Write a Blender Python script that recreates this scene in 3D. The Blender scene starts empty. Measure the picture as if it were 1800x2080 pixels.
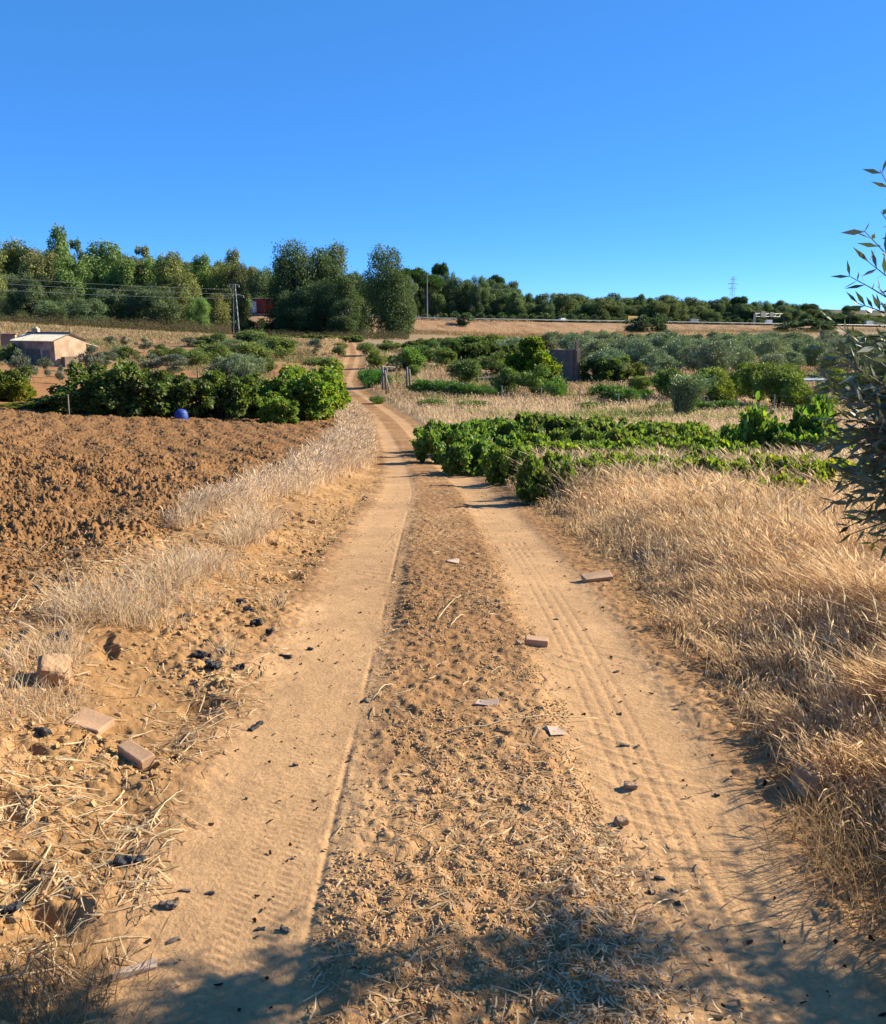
import bpy, math, random
import numpy as np
from mathutils import Vector, Matrix
R = math.radians
scn = bpy.context.scene
C = scn.collection
random.seed(7)
rng = np.random.default_rng(7)

# ------------------------------------------------------------------ camera, sky, sun
EYE = 1.65; PITCH = R(12.0); F = 1800.0
cam_d = bpy.data.cameras.new('camera'); cam = bpy.data.objects.new('camera', cam_d); C.objects.link(cam)
cam.location = (0, 0, EYE); cam.rotation_euler = (R(90) - PITCH, 0, 0)
cam_d.sensor_fit = 'HORIZONTAL'; cam_d.sensor_width = 36; cam_d.lens = 36
cam_d.clip_start = 0.05; cam_d.clip_end = 9000
scn.camera = cam
SUN_AZ = 70.0; SUN_EL = 29.0          # azimuth clockwise from +Y (the view direction)
w = bpy.data.worlds.new('World'); scn.world = w; w.use_nodes = True
nt = w.node_tree; nt.nodes.clear()
sky = nt.nodes.new('ShaderNodeTexSky'); sky.sky_type = 'NISHITA'; sky.sun_disc = False
sky.sun_elevation = R(SUN_EL); sky.sun_rotation = R(SUN_AZ)
sky.altitude = 4000; sky.air_density = 0.8; sky.dust_density = 0.0; sky.ozone_density = 10.0
hs = nt.nodes.new('ShaderNodeHueSaturation'); hs.inputs['Saturation'].default_value = 1.05
bgn = nt.nodes.new('ShaderNodeBackground'); bgn.inputs[1].default_value = 0.100
wo = nt.nodes.new('ShaderNodeOutputWorld')
nt.links.new(sky.outputs[0], hs.inputs['Color']); smx = nt.nodes.new('ShaderNodeMixRGB'); smx.inputs[0].default_value = 0.35; smx.inputs[2].default_value = (0.39, 1.85, 4.5, 1)
nt.links.new(hs.outputs[0], smx.inputs[1]); nt.links.new(smx.outputs[0], bgn.inputs[0]); nt.links.new(bgn.outputs[0], wo.inputs[0])
sd = bpy.data.lights.new('sun', 'SUN'); sd.energy = 5.0; sd.angle = R(0.55); sd.color = (1.0, 0.90, 0.70)
so = bpy.data.objects.new('sun', sd); C.objects.link(so)
SV = Vector((math.sin(R(SUN_AZ)) * math.cos(R(SUN_EL)), math.cos(R(SUN_AZ)) * math.cos(R(SUN_EL)), math.sin(R(SUN_EL))))
so.rotation_euler = SV.to_track_quat('Z', 'Y').to_euler(); so.location = (20, 10, 30)
vs = scn.view_settings; scn.display_settings.display_device = 'sRGB'
vs.view_transform = 'Standard'; vs.look = 'None'; vs.gamma = 1; vs.exposure = 1.28
scn.render.engine = 'CYCLES'
scn.cycles.max_bounces = 6; scn.cycles.transparent_max_bounces = 4

# ------------------------------------------------------------------ noise
def h2(ix, iy, seed=0):
    n = (ix.astype(np.int64) * 374761393 + iy.astype(np.int64) * 668265263 + seed * 1442695041) & 0xFFFFFFFF
    n = ((n ^ (n >> 13)) * 1274126177) & 0xFFFFFFFF
    n = ((n ^ (n >> 16)) * 2246822519) & 0xFFFFFFFF
    return ((n ^ (n >> 15)) & 0xFFFFFF) / float(0x1000000)
def vn(x, y, seed=0):
    ix = np.floor(x); iy = np.floor(y); fx = x - ix; fy = y - iy
    fx = fx * fx * (3 - 2 * fx); fy = fy * fy * (3 - 2 * fy)
    a = h2(ix, iy, seed); b = h2(ix + 1, iy, seed); c = h2(ix, iy + 1, seed); d = h2(ix + 1, iy + 1, seed)
    return (a + (b - a) * fx) * (1 - fy) + (c + (d - c) * fx) * fy
def fbm(x, y, o=3, seed=0):
    r = 0; a = 0.5; t = 0
    for k in range(o):
        r = r + a * vn(x * 2 ** k + 17.3 * k, y * 2 ** k - 9.1 * k, seed + k); t += a; a *= 0.5
    return r / t
def worley(x, y, seed=0):
    ix = np.floor(x); iy = np.floor(y); best = np.full(x.shape, 9.0); val = np.zeros(x.shape)
    for dx in (-1, 0, 1):
        for dy in (-1, 0, 1):
            cx = ix + dx; cy = iy + dy
            px = cx + h2(cx, cy, seed); py = cy + h2(cx, cy, seed + 5)
            d = (px - x) ** 2 + (py - y) ** 2
            v = h2(cx, cy, seed + 9)
            m = d < best; best = np.where(m, d, best); val = np.where(m, v, val)
    return np.sqrt(best), val
def ss(a, b, x):
    t = np.clip((x - a) / (b - a), 0, 1); return t * t * (3 - 2 * t)

# ------------------------------------------------------------------ terrain
_ty = np.arange(-60, 900, 0.5)
def _tab(ys, vs_, sm):
    v = np.interp(_ty, ys, vs_); out = v.copy()
    for k in range(2):
        wdt = np.maximum(1, (np.clip(np.abs(_ty), 2, 80) * sm / 0.5).astype(int))
        cs = np.concatenate([[0], np.cumsum(out)]); n = len(out); i = np.arange(n)
        a = np.clip(i - wdt, 0, n - 1); b = np.clip(i + wdt, 0, n - 1); out = (cs[b + 1] - cs[a]) / (b + 1 - a)
    return out
_rx = _tab([-60, 0, 5, 15, 24, 36, 52, 66, 78, 88, 100, 125, 150, 190, 900], [0.3, 0.1, 0.1, -0.05, -0.55, -1.5, -3.3, -6.0, -8.4, -10.2, -10.6, -12.4, -15.3, -20, -20], 0.08)
_pz = _tab([-60, 0, 3, 5, 8, 15, 25, 36, 52, 72, 85, 100, 125, 150, 200, 250, 900], [1.5, 0, 0, -0.1, -0.38, -1.2, -2.3, -3.1, -3.75, -4.0, -4.1, -3.6, -2.5, -1.8, -1.7, -1.6, 2], 0.07)
def xr(y): return np.interp(y, _ty, _rx)
def cam_ray(px, row):
    cx = (px - 900) / F; cy = (1040 - row) / F
    return (cx, math.cos(PITCH) + cy * math.sin(PITCH), -math.sin(PITCH) + cy * math.cos(PITCH))
def at(px, row, y):
    r = cam_ray(px, row); t = y / r[1]; return (r[0] * t, y, EYE + r[2] * t)
HW = np.array([at(-900, 610, 330), at(-300, 618, 300), at(200, 624, 300), at(520, 634, 300), at(860, 650, 330), at(1100, 653.5, 360), at(1300, 656, 390), at(1600, 661, 430), at(1900, 665, 480), at(2600, 672, 640)])
def hw_dist(x, y):
    best = np.full(np.shape(x), 1e9); z = np.zeros(np.shape(x)); side = np.zeros(np.shape(x))
    for i in range(len(HW) - 1):
        ax, ay, az = HW[i]; bx, by, bz = HW[i + 1]; dx, dy = bx - ax, by - ay; L2 = dx * dx + dy * dy
        t = np.clip(((x - ax) * dx + (y - ay) * dy) / L2, 0, 1)
        d = np.hypot(x - ax - t * dx, y - ay - t * dy); m = d < best
        best = np.where(m, d, best); z = np.where(m, az + t * (bz - az), z); side = np.where(m, np.sign(dx * (y - ay) - dy * (x - ax)), side)
    return best, z, side
def G(x, y):
    x = np.asarray(x, float); y = np.asarray(y, float)
    z = np.interp(y, _ty, _pz); s = x - xr(y)
    far = 1 - ss(130, 230, y)
    z = z + 0.065 * np.minimum(np.maximum(-s - 1.4, 0), 60) * far * ss(2, 14, y)
    z = z + 0.0 * np.minimum(np.maximum(x - 14, 0), 60) * ss(50, 100, y) * (1 - ss(200, 260, y) * 0.6)
    z = z + 0.16 * ss(1.2, 2.2, -s) * (1 - ss(10, 60, y) * 0.3) + 0.10 * ss(1.3, 2.4, s)
    z = z - 0.6 * ss(4, 12, y) * ss(14, 7, np.abs(s - 14)) * 0
    zr = -3.3 + 1.5 * ss(225, 330, y); z = z + (zr - z) * ss(14, 38, s) * ss(60, 92, y)
    d, hz, sd_ = hw_dist(x, y)
    near = sd_ < 0
    k = 1 - ss(9, np.where(near, 30, 60), d)
    back = 4 + 10 * ss(430, 700, y) - 4 * ss(100, 500, x)
    z = np.where(~near, z + (np.maximum(back, z) - z) * ss(9, 60, d), z)
    z = z * (1 - k) + (hz - 0.25) * k
    z = z + (fbm(x / 9, y / 9, 3, 3) - 0.5) * 0.16 * ss(20, 90, y) * (1 - ss(1.2, 3, np.abs(s)) * 0)
    return z
def gp(px, row, ymax=260):
    r = cam_ray(px, row); ys = np.exp(np.linspace(math.log(1.2), math.log(ymax), 1500))
    t = ys / r[1]; xs = r[0] * t; zs = EYE + r[2] * t; g = G(xs, ys); b = np.nonzero(zs <= g)[0]
    i = b[0] if len(b) else len(ys) - 1
    return float(xs[i]), float(ys[i]), float(g[i])
def gpz(px, y):   # ground point at distance y under image column px
    x = (px - 900) / F * y * 1.0
    for k in range(3):
        z = float(G(x, y)); dep = y * math.cos(PITCH) - (z - EYE) * math.sin(PITCH); x = (px - 900) / F * dep
    return x, y, float(G(x, y))
def zrow(row, y):
    r = cam_ray(900, row); return EYE + r[2] * y / r[1]
# far edge of the ploughed field, from its corners
_fe = [gp(p, r_) for p, r_ in ((-500, 815), (0, 822), (90, 838), (300, 848), (560, 853), (640, 858))]
_fex = np.array([p[0] for p in _fe]); _fey = np.array([p[1] for p in _fe])
print('field edge', [(round(a, 1), round(b, 1)) for a, b in zip(_fex, _fey)])
def field_end(x): return np.interp(x, _fex, _fey)

def detail(x, y):
    """fine relief and albedo of the soil; returns dz, rgb, zone"""
    s = x - xr(y); n = x.size
    wob = (fbm(x / 0.5, y / 1.1, 3, 11) - 0.5) * 0.5
    sw = s + wob * 0.7
    n1 = fbm(x / 0.05, y / 0.05, 3, 21); n2 = fbm(x / 0.9, y / 0.9, 3, 31); n3 = fbm(x / 5, y / 5, 3, 41); n4 = fbm(x / 0.2, y / 0.2, 2, 61)
    fw = ss(2.25, 2.75, -sw) * (y < field_end(x) + wob) * (y > -20)
    # clods
    dA, vA = worley(x / 0.17 + n1 * .6, y / 0.17 + n4 * .6, 51); dB, vB = worley(x / 0.06 + n4, y / 0.06 + n2, 52)
    lumpA = np.clip(1 - dA * 1.15, 0, 1) ** 0.8 * (vA > 0.25) * (0.3 + vA); lumpB = np.clip(1 - dB * 1.2, 0, 1) * (0.2 + vB)
    furrow = np.sin((x * 0.93 + y * 0.36 + n3 * 1.5) / 0.42 * 2 * math.pi / 2)
    fd = (0.045 * lumpA + 0.050 * lumpB + 0.04 * (n4 - .5)) * (.35 + 1.3 * ss(.3, .7, n2)) + 0.03 * furrow + 0.05 * (n2 - 0.5) + 0.07 * (np.abs(n1 - .5) * 2) ** .8
    # verge on the left and bare edge on the right
    vd = 0.04 * (n4 - 0.5) + 0.07 * (n2 - 0.5) + 0.03 * lumpB * ss(0.3, 0.6, n2) + 0.022 * (n1 - 0.5) - 0.045 * ss(.68, .78, fbm(x / .22, y / .22, 2, 64)) * (s < 0)
    # wheel tracks
    tl = np.exp(-((s + 0.70) / 0.31) ** 4); tr = np.exp(-((s - 0.67) / 0.30) ** 6)
    mid = ss(0.42, 0.35, np.abs(s) + wob * 0.10)
    mid_d = 0.015 * lumpB + 0.014 * (n4 - 0.5) + 0.026 * (n1 - 0.5) + 0.006
    ph = (y + 0.35 * s + 0.02 * (n2 - .5)) / 0.105
    rdg = np.clip(np.sin(ph * 2 * math.pi), 0, 1) * np.exp(-((s + 0.30) / 0.13) ** 4) * ss(0.35, 0.6, fbm(x / .6, y / 1.3, 2, 77))
    mid_d = mid_d + 0.020 * rdg
    tread = 0.0016 * np.sin((y + 0.6 * np.abs(((s * 9) % 1) - .5) * .1 + n2 * .05) / 0.030 * 2 * math.pi) * ss(0.45, 0.6, fbm(x / .25, y / 1.6, 2, 91)) * (np.abs(s + .62) < .17)
    groove = -0.007 * np.exp(-(((s + 0.475) / 0.012) ** 2)) * ss(0.35, .5, fbm(x * 0 + 3, y / 1.2, 2, 78))
    for c0 in (0.55, 0.61, 0.67, 0.73):
        groove = groove - 0.006 * np.exp(-(((s - c0) / 0.012) ** 2)) * ss(0.35, 0.55, fbm(x / .4, y / 1.4, 2, 79)) * (0.4 + 0.6 * np.sin(y / .03 * 2 * math.pi))
    cr = 0.010 * np.clip(np.sin((y * 0.8 + s * 0.55 + n2 * .5) / 0.10 * 2 * math.pi) - 0.55, 0, 1) * ss(0.62, 0.72, fbm(x / 0.35, y / 0.5, 2, 95))
    td = 0.004 * (n1 - 0.5) + 0.012 * (n2 - 0.5) + tread + groove + cr
    trk = np.clip(tl + tr, 0, 1); rd = ss(1.28, 1.08, np.abs(s - 0.02) + wob * 0.35)
    roadd = trk * td + (1 - trk) * (mid * mid_d + (1 - mid) * (0.3 * vd + .7 * mid_d * .6)) - 0.014 * trk
    near = 1 - ss(25, 60, y) * 0.6
    rw = rd * (1 - fw)
    dz = fw * fd + (1 - fw) * (rw * roadd * near + (1 - rw) * vd * near)
    dz = np.where(y > 70, dz * 0.4, dz)
    # ---- albedo
    c_trk = np.array([0.60, 0.358, 0.175]); c_mid = np.array([0.375, 0.198, 0.083]); c_ver = np.array([0.43, 0.237, 0.098]); c_fld = np.array([0.29, 0.150, 0.062])
    c_dry = np.array([0.42, 0.30, 0.18]); c_far = np.array([0.44, 0.27, 0.145])
    def mixc(a, b, t): return a + (b - a) * t[:, None]
    col = np.tile(c_ver, (n, 1)); 
    col = mixc(col, np.tile(c_dry, (n, 1)), ss(1.2, 1.9, s + wob))
    rc = mixc(np.tile(c_mid, (n, 1)), np.tile(c_trk, (n, 1)), np.clip(trk + 0.35 * ss(.5, .75, n2) + .3 * ss(.55, .8, n3), 0, 1))
    col = mixc(col, rc, rw); col = mixc(col, np.tile(c_fld, (n, 1)), fw)
    col = mixc(col, np.tile(c_trk, (n, 1)), (1 - fw) * (1 - rw) * ss(0.55, 0.75, n2) * 0.5 * (s < 1.2))
    # further out: the orchard soil, meadow, bank
    f2 = ss(60, 85, y) * (1 - rw) * (1 - fw)
    base = mixc(np.tile(np.array([0.40, 0.20, 0.085]), (n, 1)), np.tile(np.array([0.42, 0.27, 0.15]), (n, 1)), ss(95, 130, y + (n3 - .5) * 40))
    base = mixc(base, np.tile(np.array([0.34, 0.25, 0.11]), (n, 1)), ss(0.5, 0.62, n3) * 0.6)
    base = mixc(base, np.tile(c_dry, (n, 1)), ss(2, 4, s) * ss(220, 140, y) * 0.8)
    col = mixc(col, base, f2)
    lf = (s < -2.5) * (1 - fw) * (y > 30)
    col = mixc(col, np.tile(np.array([0.42, 0.20, 0.075]), (n, 1)), lf * (1 - f2))
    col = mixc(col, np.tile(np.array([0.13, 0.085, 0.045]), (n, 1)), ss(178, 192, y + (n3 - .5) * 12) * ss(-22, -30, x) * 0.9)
    col = mixc(col, np.tile(np.array([0.26, 0.15, 0.08]), (n, 1)), ss(0.5, 0.6, fbm(x / 2.5, y / 7, 3, 131)) * ss(70, 95, y) * (s < -4) * (1 - rw) * .8)
    d, hz, sd_ = hw_dist(x, y)
    bank = ss(34, 26, d) * (sd_ < 0)
    col = mixc(col, np.tile(np.array([0.44, 0.27, 0.15]), (n, 1)), bank)
    col = mixc(col, np.tile(np.array([0.25, 0.15, 0.07]), (n, 1)), bank * ss(0.55, 0.7, fbm(x / 6, y / 4, 3, 123)) * .7)
    col = mixc(col, np.tile(np.array([0.12, 0.10, 0.05]), (n, 1)), (sd_ > 0) * ss(9, 16, d) * 0.9)
    col = col * (0.80 + 0.26 * n1 + 0.28 * (n2 - 0.5) + 0.2 * (n3 - .5) + 0.12 * (n4 - .5))[:, None]
    zone = np.where(fw > 0.5, 1, np.where((rw > 0.5) & (y < 175), 2, 0))
    return dz, np.clip(col * 0.69, 0, 1), zone
def H(x, y):
    x = np.atleast_1d(np.asarray(x, float)); y = np.atleast_1d(np.asarray(y, float))
    return G(x, y) + detail(x, y)[0]

# ------------------------------------------------------------------ mesh and object helpers
def tag(o, label=None, cat=None, group=None, kind=None):
    if label: o['label'] = label
    if cat: o['category'] = cat
    if group: o['group'] = group
    if kind: o['kind'] = kind
    return o
def np_mesh(name, V, Fc, col=None, smooth=False, mat=None):
    me = bpy.data.meshes.new(name); V = np.ascontiguousarray(V, np.float32)
    Fc = np.ascontiguousarray(Fc, np.int32); k = Fc.shape[1]; n = len(Fc)
    me.vertices.add(len(V)); me.vertices.foreach_set('co', V.ravel())
    me.loops.add(n * k); me.loops.foreach_set('vertex_index', Fc.ravel())
    me.polygons.add(n); me.polygons.foreach_set('loop_start', np.arange(0, n * k, k, dtype=np.int32))
    me.polygons.foreach_set('loop_total', np.full(n, k, np.int32))
    me.polygons.foreach_set('use_smooth', np.full(n, smooth, bool))
    me.update(calc_edges=True)
    if col is not None:
        a = me.color_attributes.new('col', 'FLOAT_COLOR', 'POINT')
        c4 = np.ones((len(V), 4), np.float32); c4[:, :3] = col; a.data.foreach_set('color', c4.ravel())
    if mat: me.materials.append(mat)
    return me
def link(name, me, parent=None, loc=None):
    o = bpy.data.objects.new(name, me); C.objects.link(o)
    if parent: o.parent = parent
    if loc is not None: o.location = loc
    return o
def empty(name, loc=(0, 0, 0), rz=0.0, sc=None):
    o = bpy.data.objects.new(name, None); C.objects.link(o); o.location = loc; o.rotation_euler = (0, 0, rz)
    o.empty_display_size = 0.3
    if sc: o.scale = sc
    return o
def copy_tree(o, parent=None):
    c = o.copy(); C.objects.link(c); c.parent = parent
    for ch in o.children: copy_tree(ch, c)
    return c

class MB:
    def __init__(s): s.v = []; s.f = []; s.n = 0
    def add(s, v, f):
        v = [tuple(p) for p in v]; s.v += v; s.f += [tuple(i + s.n for i in q) for q in f]; s.n += len(v)
    def box(s, c, d, rz=0.0, rx=0.0, ry=0.0, jit=0.0):
        M = Matrix.Translation(c) @ Matrix.Rotation(rz, 4, 'Z') @ Matrix.Rotation(ry, 4, 'Y') @ Matrix.Rotation(rx, 4, 'X')
        vv = []
        for z in (-.5, .5):
            for x, y in ((-.5, -.5), (.5, -.5), (.5, .5), (-.5, .5)):
                vv.append(M @ Vector((x * d[0] + random.uniform(-jit, jit), y * d[1] + random.uniform(-jit, jit), z * d[2] + random.uniform(-jit, jit))))
        s.add(vv, [(3, 2, 1, 0), (4, 5, 6, 7), (0, 1, 5, 4), (1, 2, 6, 5), (2, 3, 7, 6), (3, 0, 4, 7)])
    def tube(s, pts, rad, n=6, cap=True):
        pts = [Vector(p) for p in pts]
        if not hasattr(rad, '__len__'): rad = [rad] * len(pts)
        vv = []; ff = []; prev = None
        for i, p in enumerate(pts):
            d = (pts[min(i + 1, len(pts) - 1)] - pts[max(i - 1, 0)])
            d = d.normalized() if d.length > 1e-9 else Vector((0, 0, 1))
            a = prev if prev is not None else (Vector((1, 0, 0)) if abs(d.x) < 0.9 else Vector((0, 1, 0)))
            a = (a - d * a.dot(d)).normalized(); prev = a; b = d.cross(a)
            for k in range(n):
                t = 2 * math.pi * k / n; vv.append(p + (a * math.cos(t) + b * math.sin(t)) * rad[i])
        for i in range(len(pts) - 1):
            for k in range(n): ff.append((i * n + k, i * n + (k + 1) % n, (i + 1) * n + (k + 1) % n, (i + 1) * n + k))
        if cap: ff.append(tuple(range(n - 1, -1, -1))); ff.append(tuple(range((len(pts) - 1) * n, len(pts) * n)))
        s.add(vv, ff)
    def mesh(s, name, mat=None, smooth=False):
        me = bpy.data.meshes.new(name); me.from_pydata([tuple(v) for v in s.v], [], s.f)
        if mat: me.materials.append(mat)
        if smooth: me.polygons.foreach_set('use_smooth', [True] * len(me.polygons))
        me.update(); return me
    def obj(s, name, mat, parent=None, smooth=False, loc=None, bevel=0.0):
        o = link(name, s.mesh(name, mat, smooth), parent, loc)
        if bevel:
            m = o.modifiers.new('bevel', 'BEVEL'); m.width = bevel; m.segments = 2; m.limit_method = 'ANGLE'
        return o

# ------------------------------------------------------------------ materials
def newmat(name):
    m = bpy.data.materials.new(name); m.use_nodes = True; return m, m.node_tree, m.node_tree.nodes['Principled BSDF']
def mat_plain(name, rgb, rough=0.8, var=0.25, scale=6.0, metal=0.0, bump=0.3, bscale=None, rgb2=None, stain=0.0):
    rgb = [c * 0.72 for c in rgb]; rgb2 = [c * 0.72 for c in rgb2] if rgb2 else None
    m, t, b = newmat(name); N = t.nodes; L = t.links
    tc = N.new('ShaderNodeTexCoord'); nz = N.new('ShaderNodeTexNoise'); nz.inputs['Scale'].default_value = scale; nz.inputs['Detail'].default_value = 6
    L.new(tc.outputs['Object'], nz.inputs['Vector'])
    cr = N.new('ShaderNodeValToRGB'); c2 = rgb2 if rgb2 else [c * (1 - var) for c in rgb]
    cr.color_ramp.elements[0].position = 0.38; cr.color_ramp.elements[0].color = (*c2, 1)
    cr.color_ramp.elements[1].position = 0.62; cr.color_ramp.elements[1].color = (*rgb, 1)
    L.new(nz.outputs[0], cr.inputs[0]); L.new(cr.outputs[0], b.inputs['Base Color'])
    b.inputs['Roughness'].default_value = rough; b.inputs['Metallic'].default_value = metal
    if bump:
        n2 = N.new('ShaderNodeTexNoise'); n2.inputs['Scale'].default_value = bscale or scale * 5; n2.inputs['Detail'].default_value = 5
        L.new(tc.outputs['Object'], n2.inputs['Vector'])
        bp = N.new('ShaderNodeBump'); bp.inputs['Strength'].default_value = bump; bp.inputs['Distance'].default_value = 0.02
        L.new(n2.outputs[0], bp.inputs['Height']); L.new(bp.outputs[0], b.inputs['Normal'])
    return m
def mat_leaf(name, transl=0.35, gloss=0.12, rough=0.45, objcol=True, tint=(1, 1, 1)):
    m = bpy.data.materials.new(name); m.use_nodes = True; t = m.node_tree; N = t.nodes; L = t.links; N.clear()
    out = N.new('ShaderNodeOutputMaterial'); at_ = N.new('ShaderNodeAttribute'); at_.attribute_name = 'col'
    mul = N.new('ShaderNodeMixRGB'); mul.blend_type = 'MULTIPLY'; mul.inputs[0].default_value = 1
    oi = N.new('ShaderNodeObjectInfo'); L.new(at_.outputs['Color'], mul.inputs[1])
    if objcol: L.new(oi.outputs['Color'], mul.inputs[2])
    else: mul.inputs[2].default_value = (*tint, 1)
    df = N.new('ShaderNodeBsdfDiffuse'); tr = N.new('ShaderNodeBsdfTranslucent'); gl = N.new('ShaderNodeBsdfGlossy')
    gl.inputs['Roughness'].default_value = rough; gl.inputs[0].default_value = (1, 1, 1, 1)
    tm = N.new('ShaderNodeMixRGB'); tm.blend_type = 'MULTIPLY'; tm.inputs[0].default_value = 1; tm.inputs[2].default_value = (1.25, 1.3, 0.5, 1)
    L.new(mul.outputs[0], df.inputs[0]); L.new(mul.outputs[0], tm.inputs[1]); L.new(tm.outputs[0], tr.inputs[0])
    m1 = N.new('ShaderNodeMixShader'); m1.inputs[0].default_value = transl; L.new(df.outputs[0], m1.inputs[1]); L.new(tr.outputs[0], m1.inputs[2])
    fr = N.new('ShaderNodeLayerWeight'); fr.inputs[0].default_value = 0.35
    mm = N.new('ShaderNodeMath'); mm.operation = 'MULTIPLY'; mm.inputs[1].default_value = gloss * 2; L.new(fr.outputs['Facing'], mm.inputs[0])
    m2 = N.new('ShaderNodeMixShader'); L.new(mm.outputs[0], m2.inputs[0]); L.new(m1.outputs[0], m2.inputs[1]); L.new(gl.outputs[0], m2.inputs[2])
    L.new(m2.outputs[0], out.inputs[0]); return m
def mat_straw(name, transl=0.3):
    m = bpy.data.materials.new(name); m.use_nodes = True; t = m.node_tree; N = t.nodes; L = t.links; N.clear()
    out = N.new('ShaderNodeOutputMaterial'); a = N.new('ShaderNodeAttribute'); a.attribute_name = 'col'
    df = N.new('ShaderNodeBsdfDiffuse'); tr = N.new('ShaderNodeBsdfTranslucent'); L.new(a.outputs['Color'], df.inputs[0]); L.new(a.outputs['Color'], tr.inputs[0])
    m1 = N.new('ShaderNodeMixShader'); m1.inputs[0].default_value = transl; L.new(df.outputs[0], m1.inputs[1]); L.new(tr.outputs[0], m1.inputs[2])
    L.new(m1.outputs[0], out.inputs[0]); return m
def mat_ground():
    m, t, b = newmat('soil'); N = t.nodes; L = t.links
    a = N.new('ShaderNodeAttribute'); a.attribute_name = 'col'; g = N.new('ShaderNodeNewGeometry')
    n1 = N.new('ShaderNodeTexNoise'); n1.inputs['Scale'].default_value = 55; n1.inputs['Detail'].default_value = 8; n1.inputs['Roughness'].default_value = 0.65
    n2 = N.new('ShaderNodeTexNoise'); n2.inputs['Scale'].default_value = 3.2; n2.inputs['Detail'].default_value = 10; n2.inputs['Roughness'].default_value = 0.7
    for n in (n1, n2): L.new(g.outputs['Position'], n.inputs['Vector'])
    mr = N.new('ShaderNodeMapRange'); mr.inputs[1].default_value = 0.3; mr.inputs[2].default_value = 0.7; mr.inputs[3].default_value = 0.82; mr.inputs[4].default_value = 1.15
    mr2 = N.new('ShaderNodeMapRange'); mr2.inputs[1].default_value = 0.3; mr2.inputs[2].default_value = 0.7; mr2.inputs[3].default_value = 0.85; mr2.inputs[4].default_value = 1.12
    L.new(n1.outputs[0], mr.inputs[0]); L.new(n2.outputs[0], mr2.inputs[0])
    mu = N.new('ShaderNodeMath'); mu.operation = 'MULTIPLY'; L.new(mr.outputs[0], mu.inputs[0]); L.new(mr2.outputs[0], mu.inputs[1])
    sc = N.new('ShaderNodeVectorMath'); sc.operation = 'SCALE'; L.new(a.outputs['Color'], sc.inputs[0]); L.new(mu.outputs[0], sc.inputs['Scale'])
    L.new(sc.outputs[0], b.inputs['Base Color']); b.inputs['Roughness'].default_value = 0.95; b.inputs['Specular IOR Level'].default_value = 0.12
    bp = N.new('ShaderNodeBump'); bp.inputs['Strength'].default_value = 0.6; bp.inputs['Distance'].default_value = 0.012
    L.new(n1.outputs[0], bp.inputs['Height']); L.new(bp.outputs[0], b.inputs['Normal']); return m
M = {}
M['soil'] = mat_ground(); M['straw'] = mat_straw('dry_straw', 0.48)
M['leaf'] = mat_leaf('foliage', 0.25, 0.04, 0.6); M['vine'] = mat_leaf('vine_leaf', 0.42, 0.035, 0.55); M['olive'] = mat_leaf('olive_leaf', 0.15, 0.06, 0.55)
M['bark'] = mat_plain('bark', (0.20, 0.155, 0.115), 0.9, 0.5, 3, bump=0.6); M['pale_bark'] = mat_plain('pale_bark', (0.30, 0.26, 0.21), 0.85, 0.45, 1.5, bump=0.4)
M['brick'] = mat_plain('brick_clay', (0.62, 0.37, 0.21), 0.9, 0.25, 5, bump=0.15, bscale=50); M['tile'] = mat_plain('pale_tile', (0.58, 0.42, 0.31), 0.85, 0.2, 6, bump=0.1, bscale=50)
M['stone'] = mat_plain('field_stone', (0.54, 0.33, 0.18), 0.92, 0.35, 7, bump=0.6, bscale=45)
M['char'] = mat_plain('charcoal', (0.035, 0.034, 0.034), 0.7, 0.6, 30, bump=0.7, bscale=60)
M['render'] = mat_plain('ochre_render', (0.66, 0.48, 0.32), 0.95, 0.2, 1.4, bump=0.4, bscale=12, rgb2=(0.50, 0.33, 0.20))
M['render2'] = mat_plain('flaked_render', (0.62, 0.47, 0.37), 0.95, 0.35, 0.9, bump=0.4, bscale=12, rgb2=(0.36, 0.21, 0.13))
M['fibre'] = mat_plain('fibre_cement', (0.80, 0.69, 0.54), 0.9, 0.25, 1.8, bump=0.2)
M['grey'] = mat_plain('grey_block', (0.26, 0.18, 0.13), 0.95, 0.3, 2.0, bump=0.4, bscale=15)
M['metal'] = mat_plain('galvanised', (0.36, 0.37, 0.38), 0.5, 0.15, 8, metal=0.4, bump=0.0)
M['dark'] = mat_plain('dark_metal', (0.06, 0.07, 0.09), 0.6, 0.3, 5, bump=0.0)
M['wood'] = mat_plain('weathered_wood', (0.30, 0.25, 0.20), 0.9, 0.4, 6, bump=0.5)
M['white'] = mat_plain('white_paint', (0.78, 0.78, 0.76), 0.35, 0.05, 4, bump=0.0)
M['asphalt'] = mat_plain('asphalt', (0.14, 0.135, 0.13), 0.9, 0.2, 1.0, bump=0.0)
M['blue'] = mat_plain('blue_plastic', (0.02, 0.07, 0.38), 0.6, 0.2, 4, bump=0.1)
M['red'] = mat_plain('red_paint', (0.40, 0.035, 0.015), 0.6, 0.25, 1.0, bump=0.0); M['yellow'] = mat_plain('yellow_tarp', (0.75, 0.42, 0.05), 0.6, 0.15, 1.0, bump=0.0)
M['glass'] = mat_plain('dark_glass', (0.02, 0.025, 0.03), 0.08, 0.1, 3, bump=0.0); M['rubber'] = mat_plain('rubber', (0.02, 0.02, 0.02), 0.8, 0.2, 3, bump=0.0)
M['lamp'] = mat_plain('lamp_glass', (0.6, 0.6, 0.55), 0.2, 0.1, 3, bump=0.0)
M['wire'] = mat_plain('cable', (0.40, 0.40, 0.38), 0.4, 0.1, 3, metal=0.6, bump=0.0)

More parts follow.
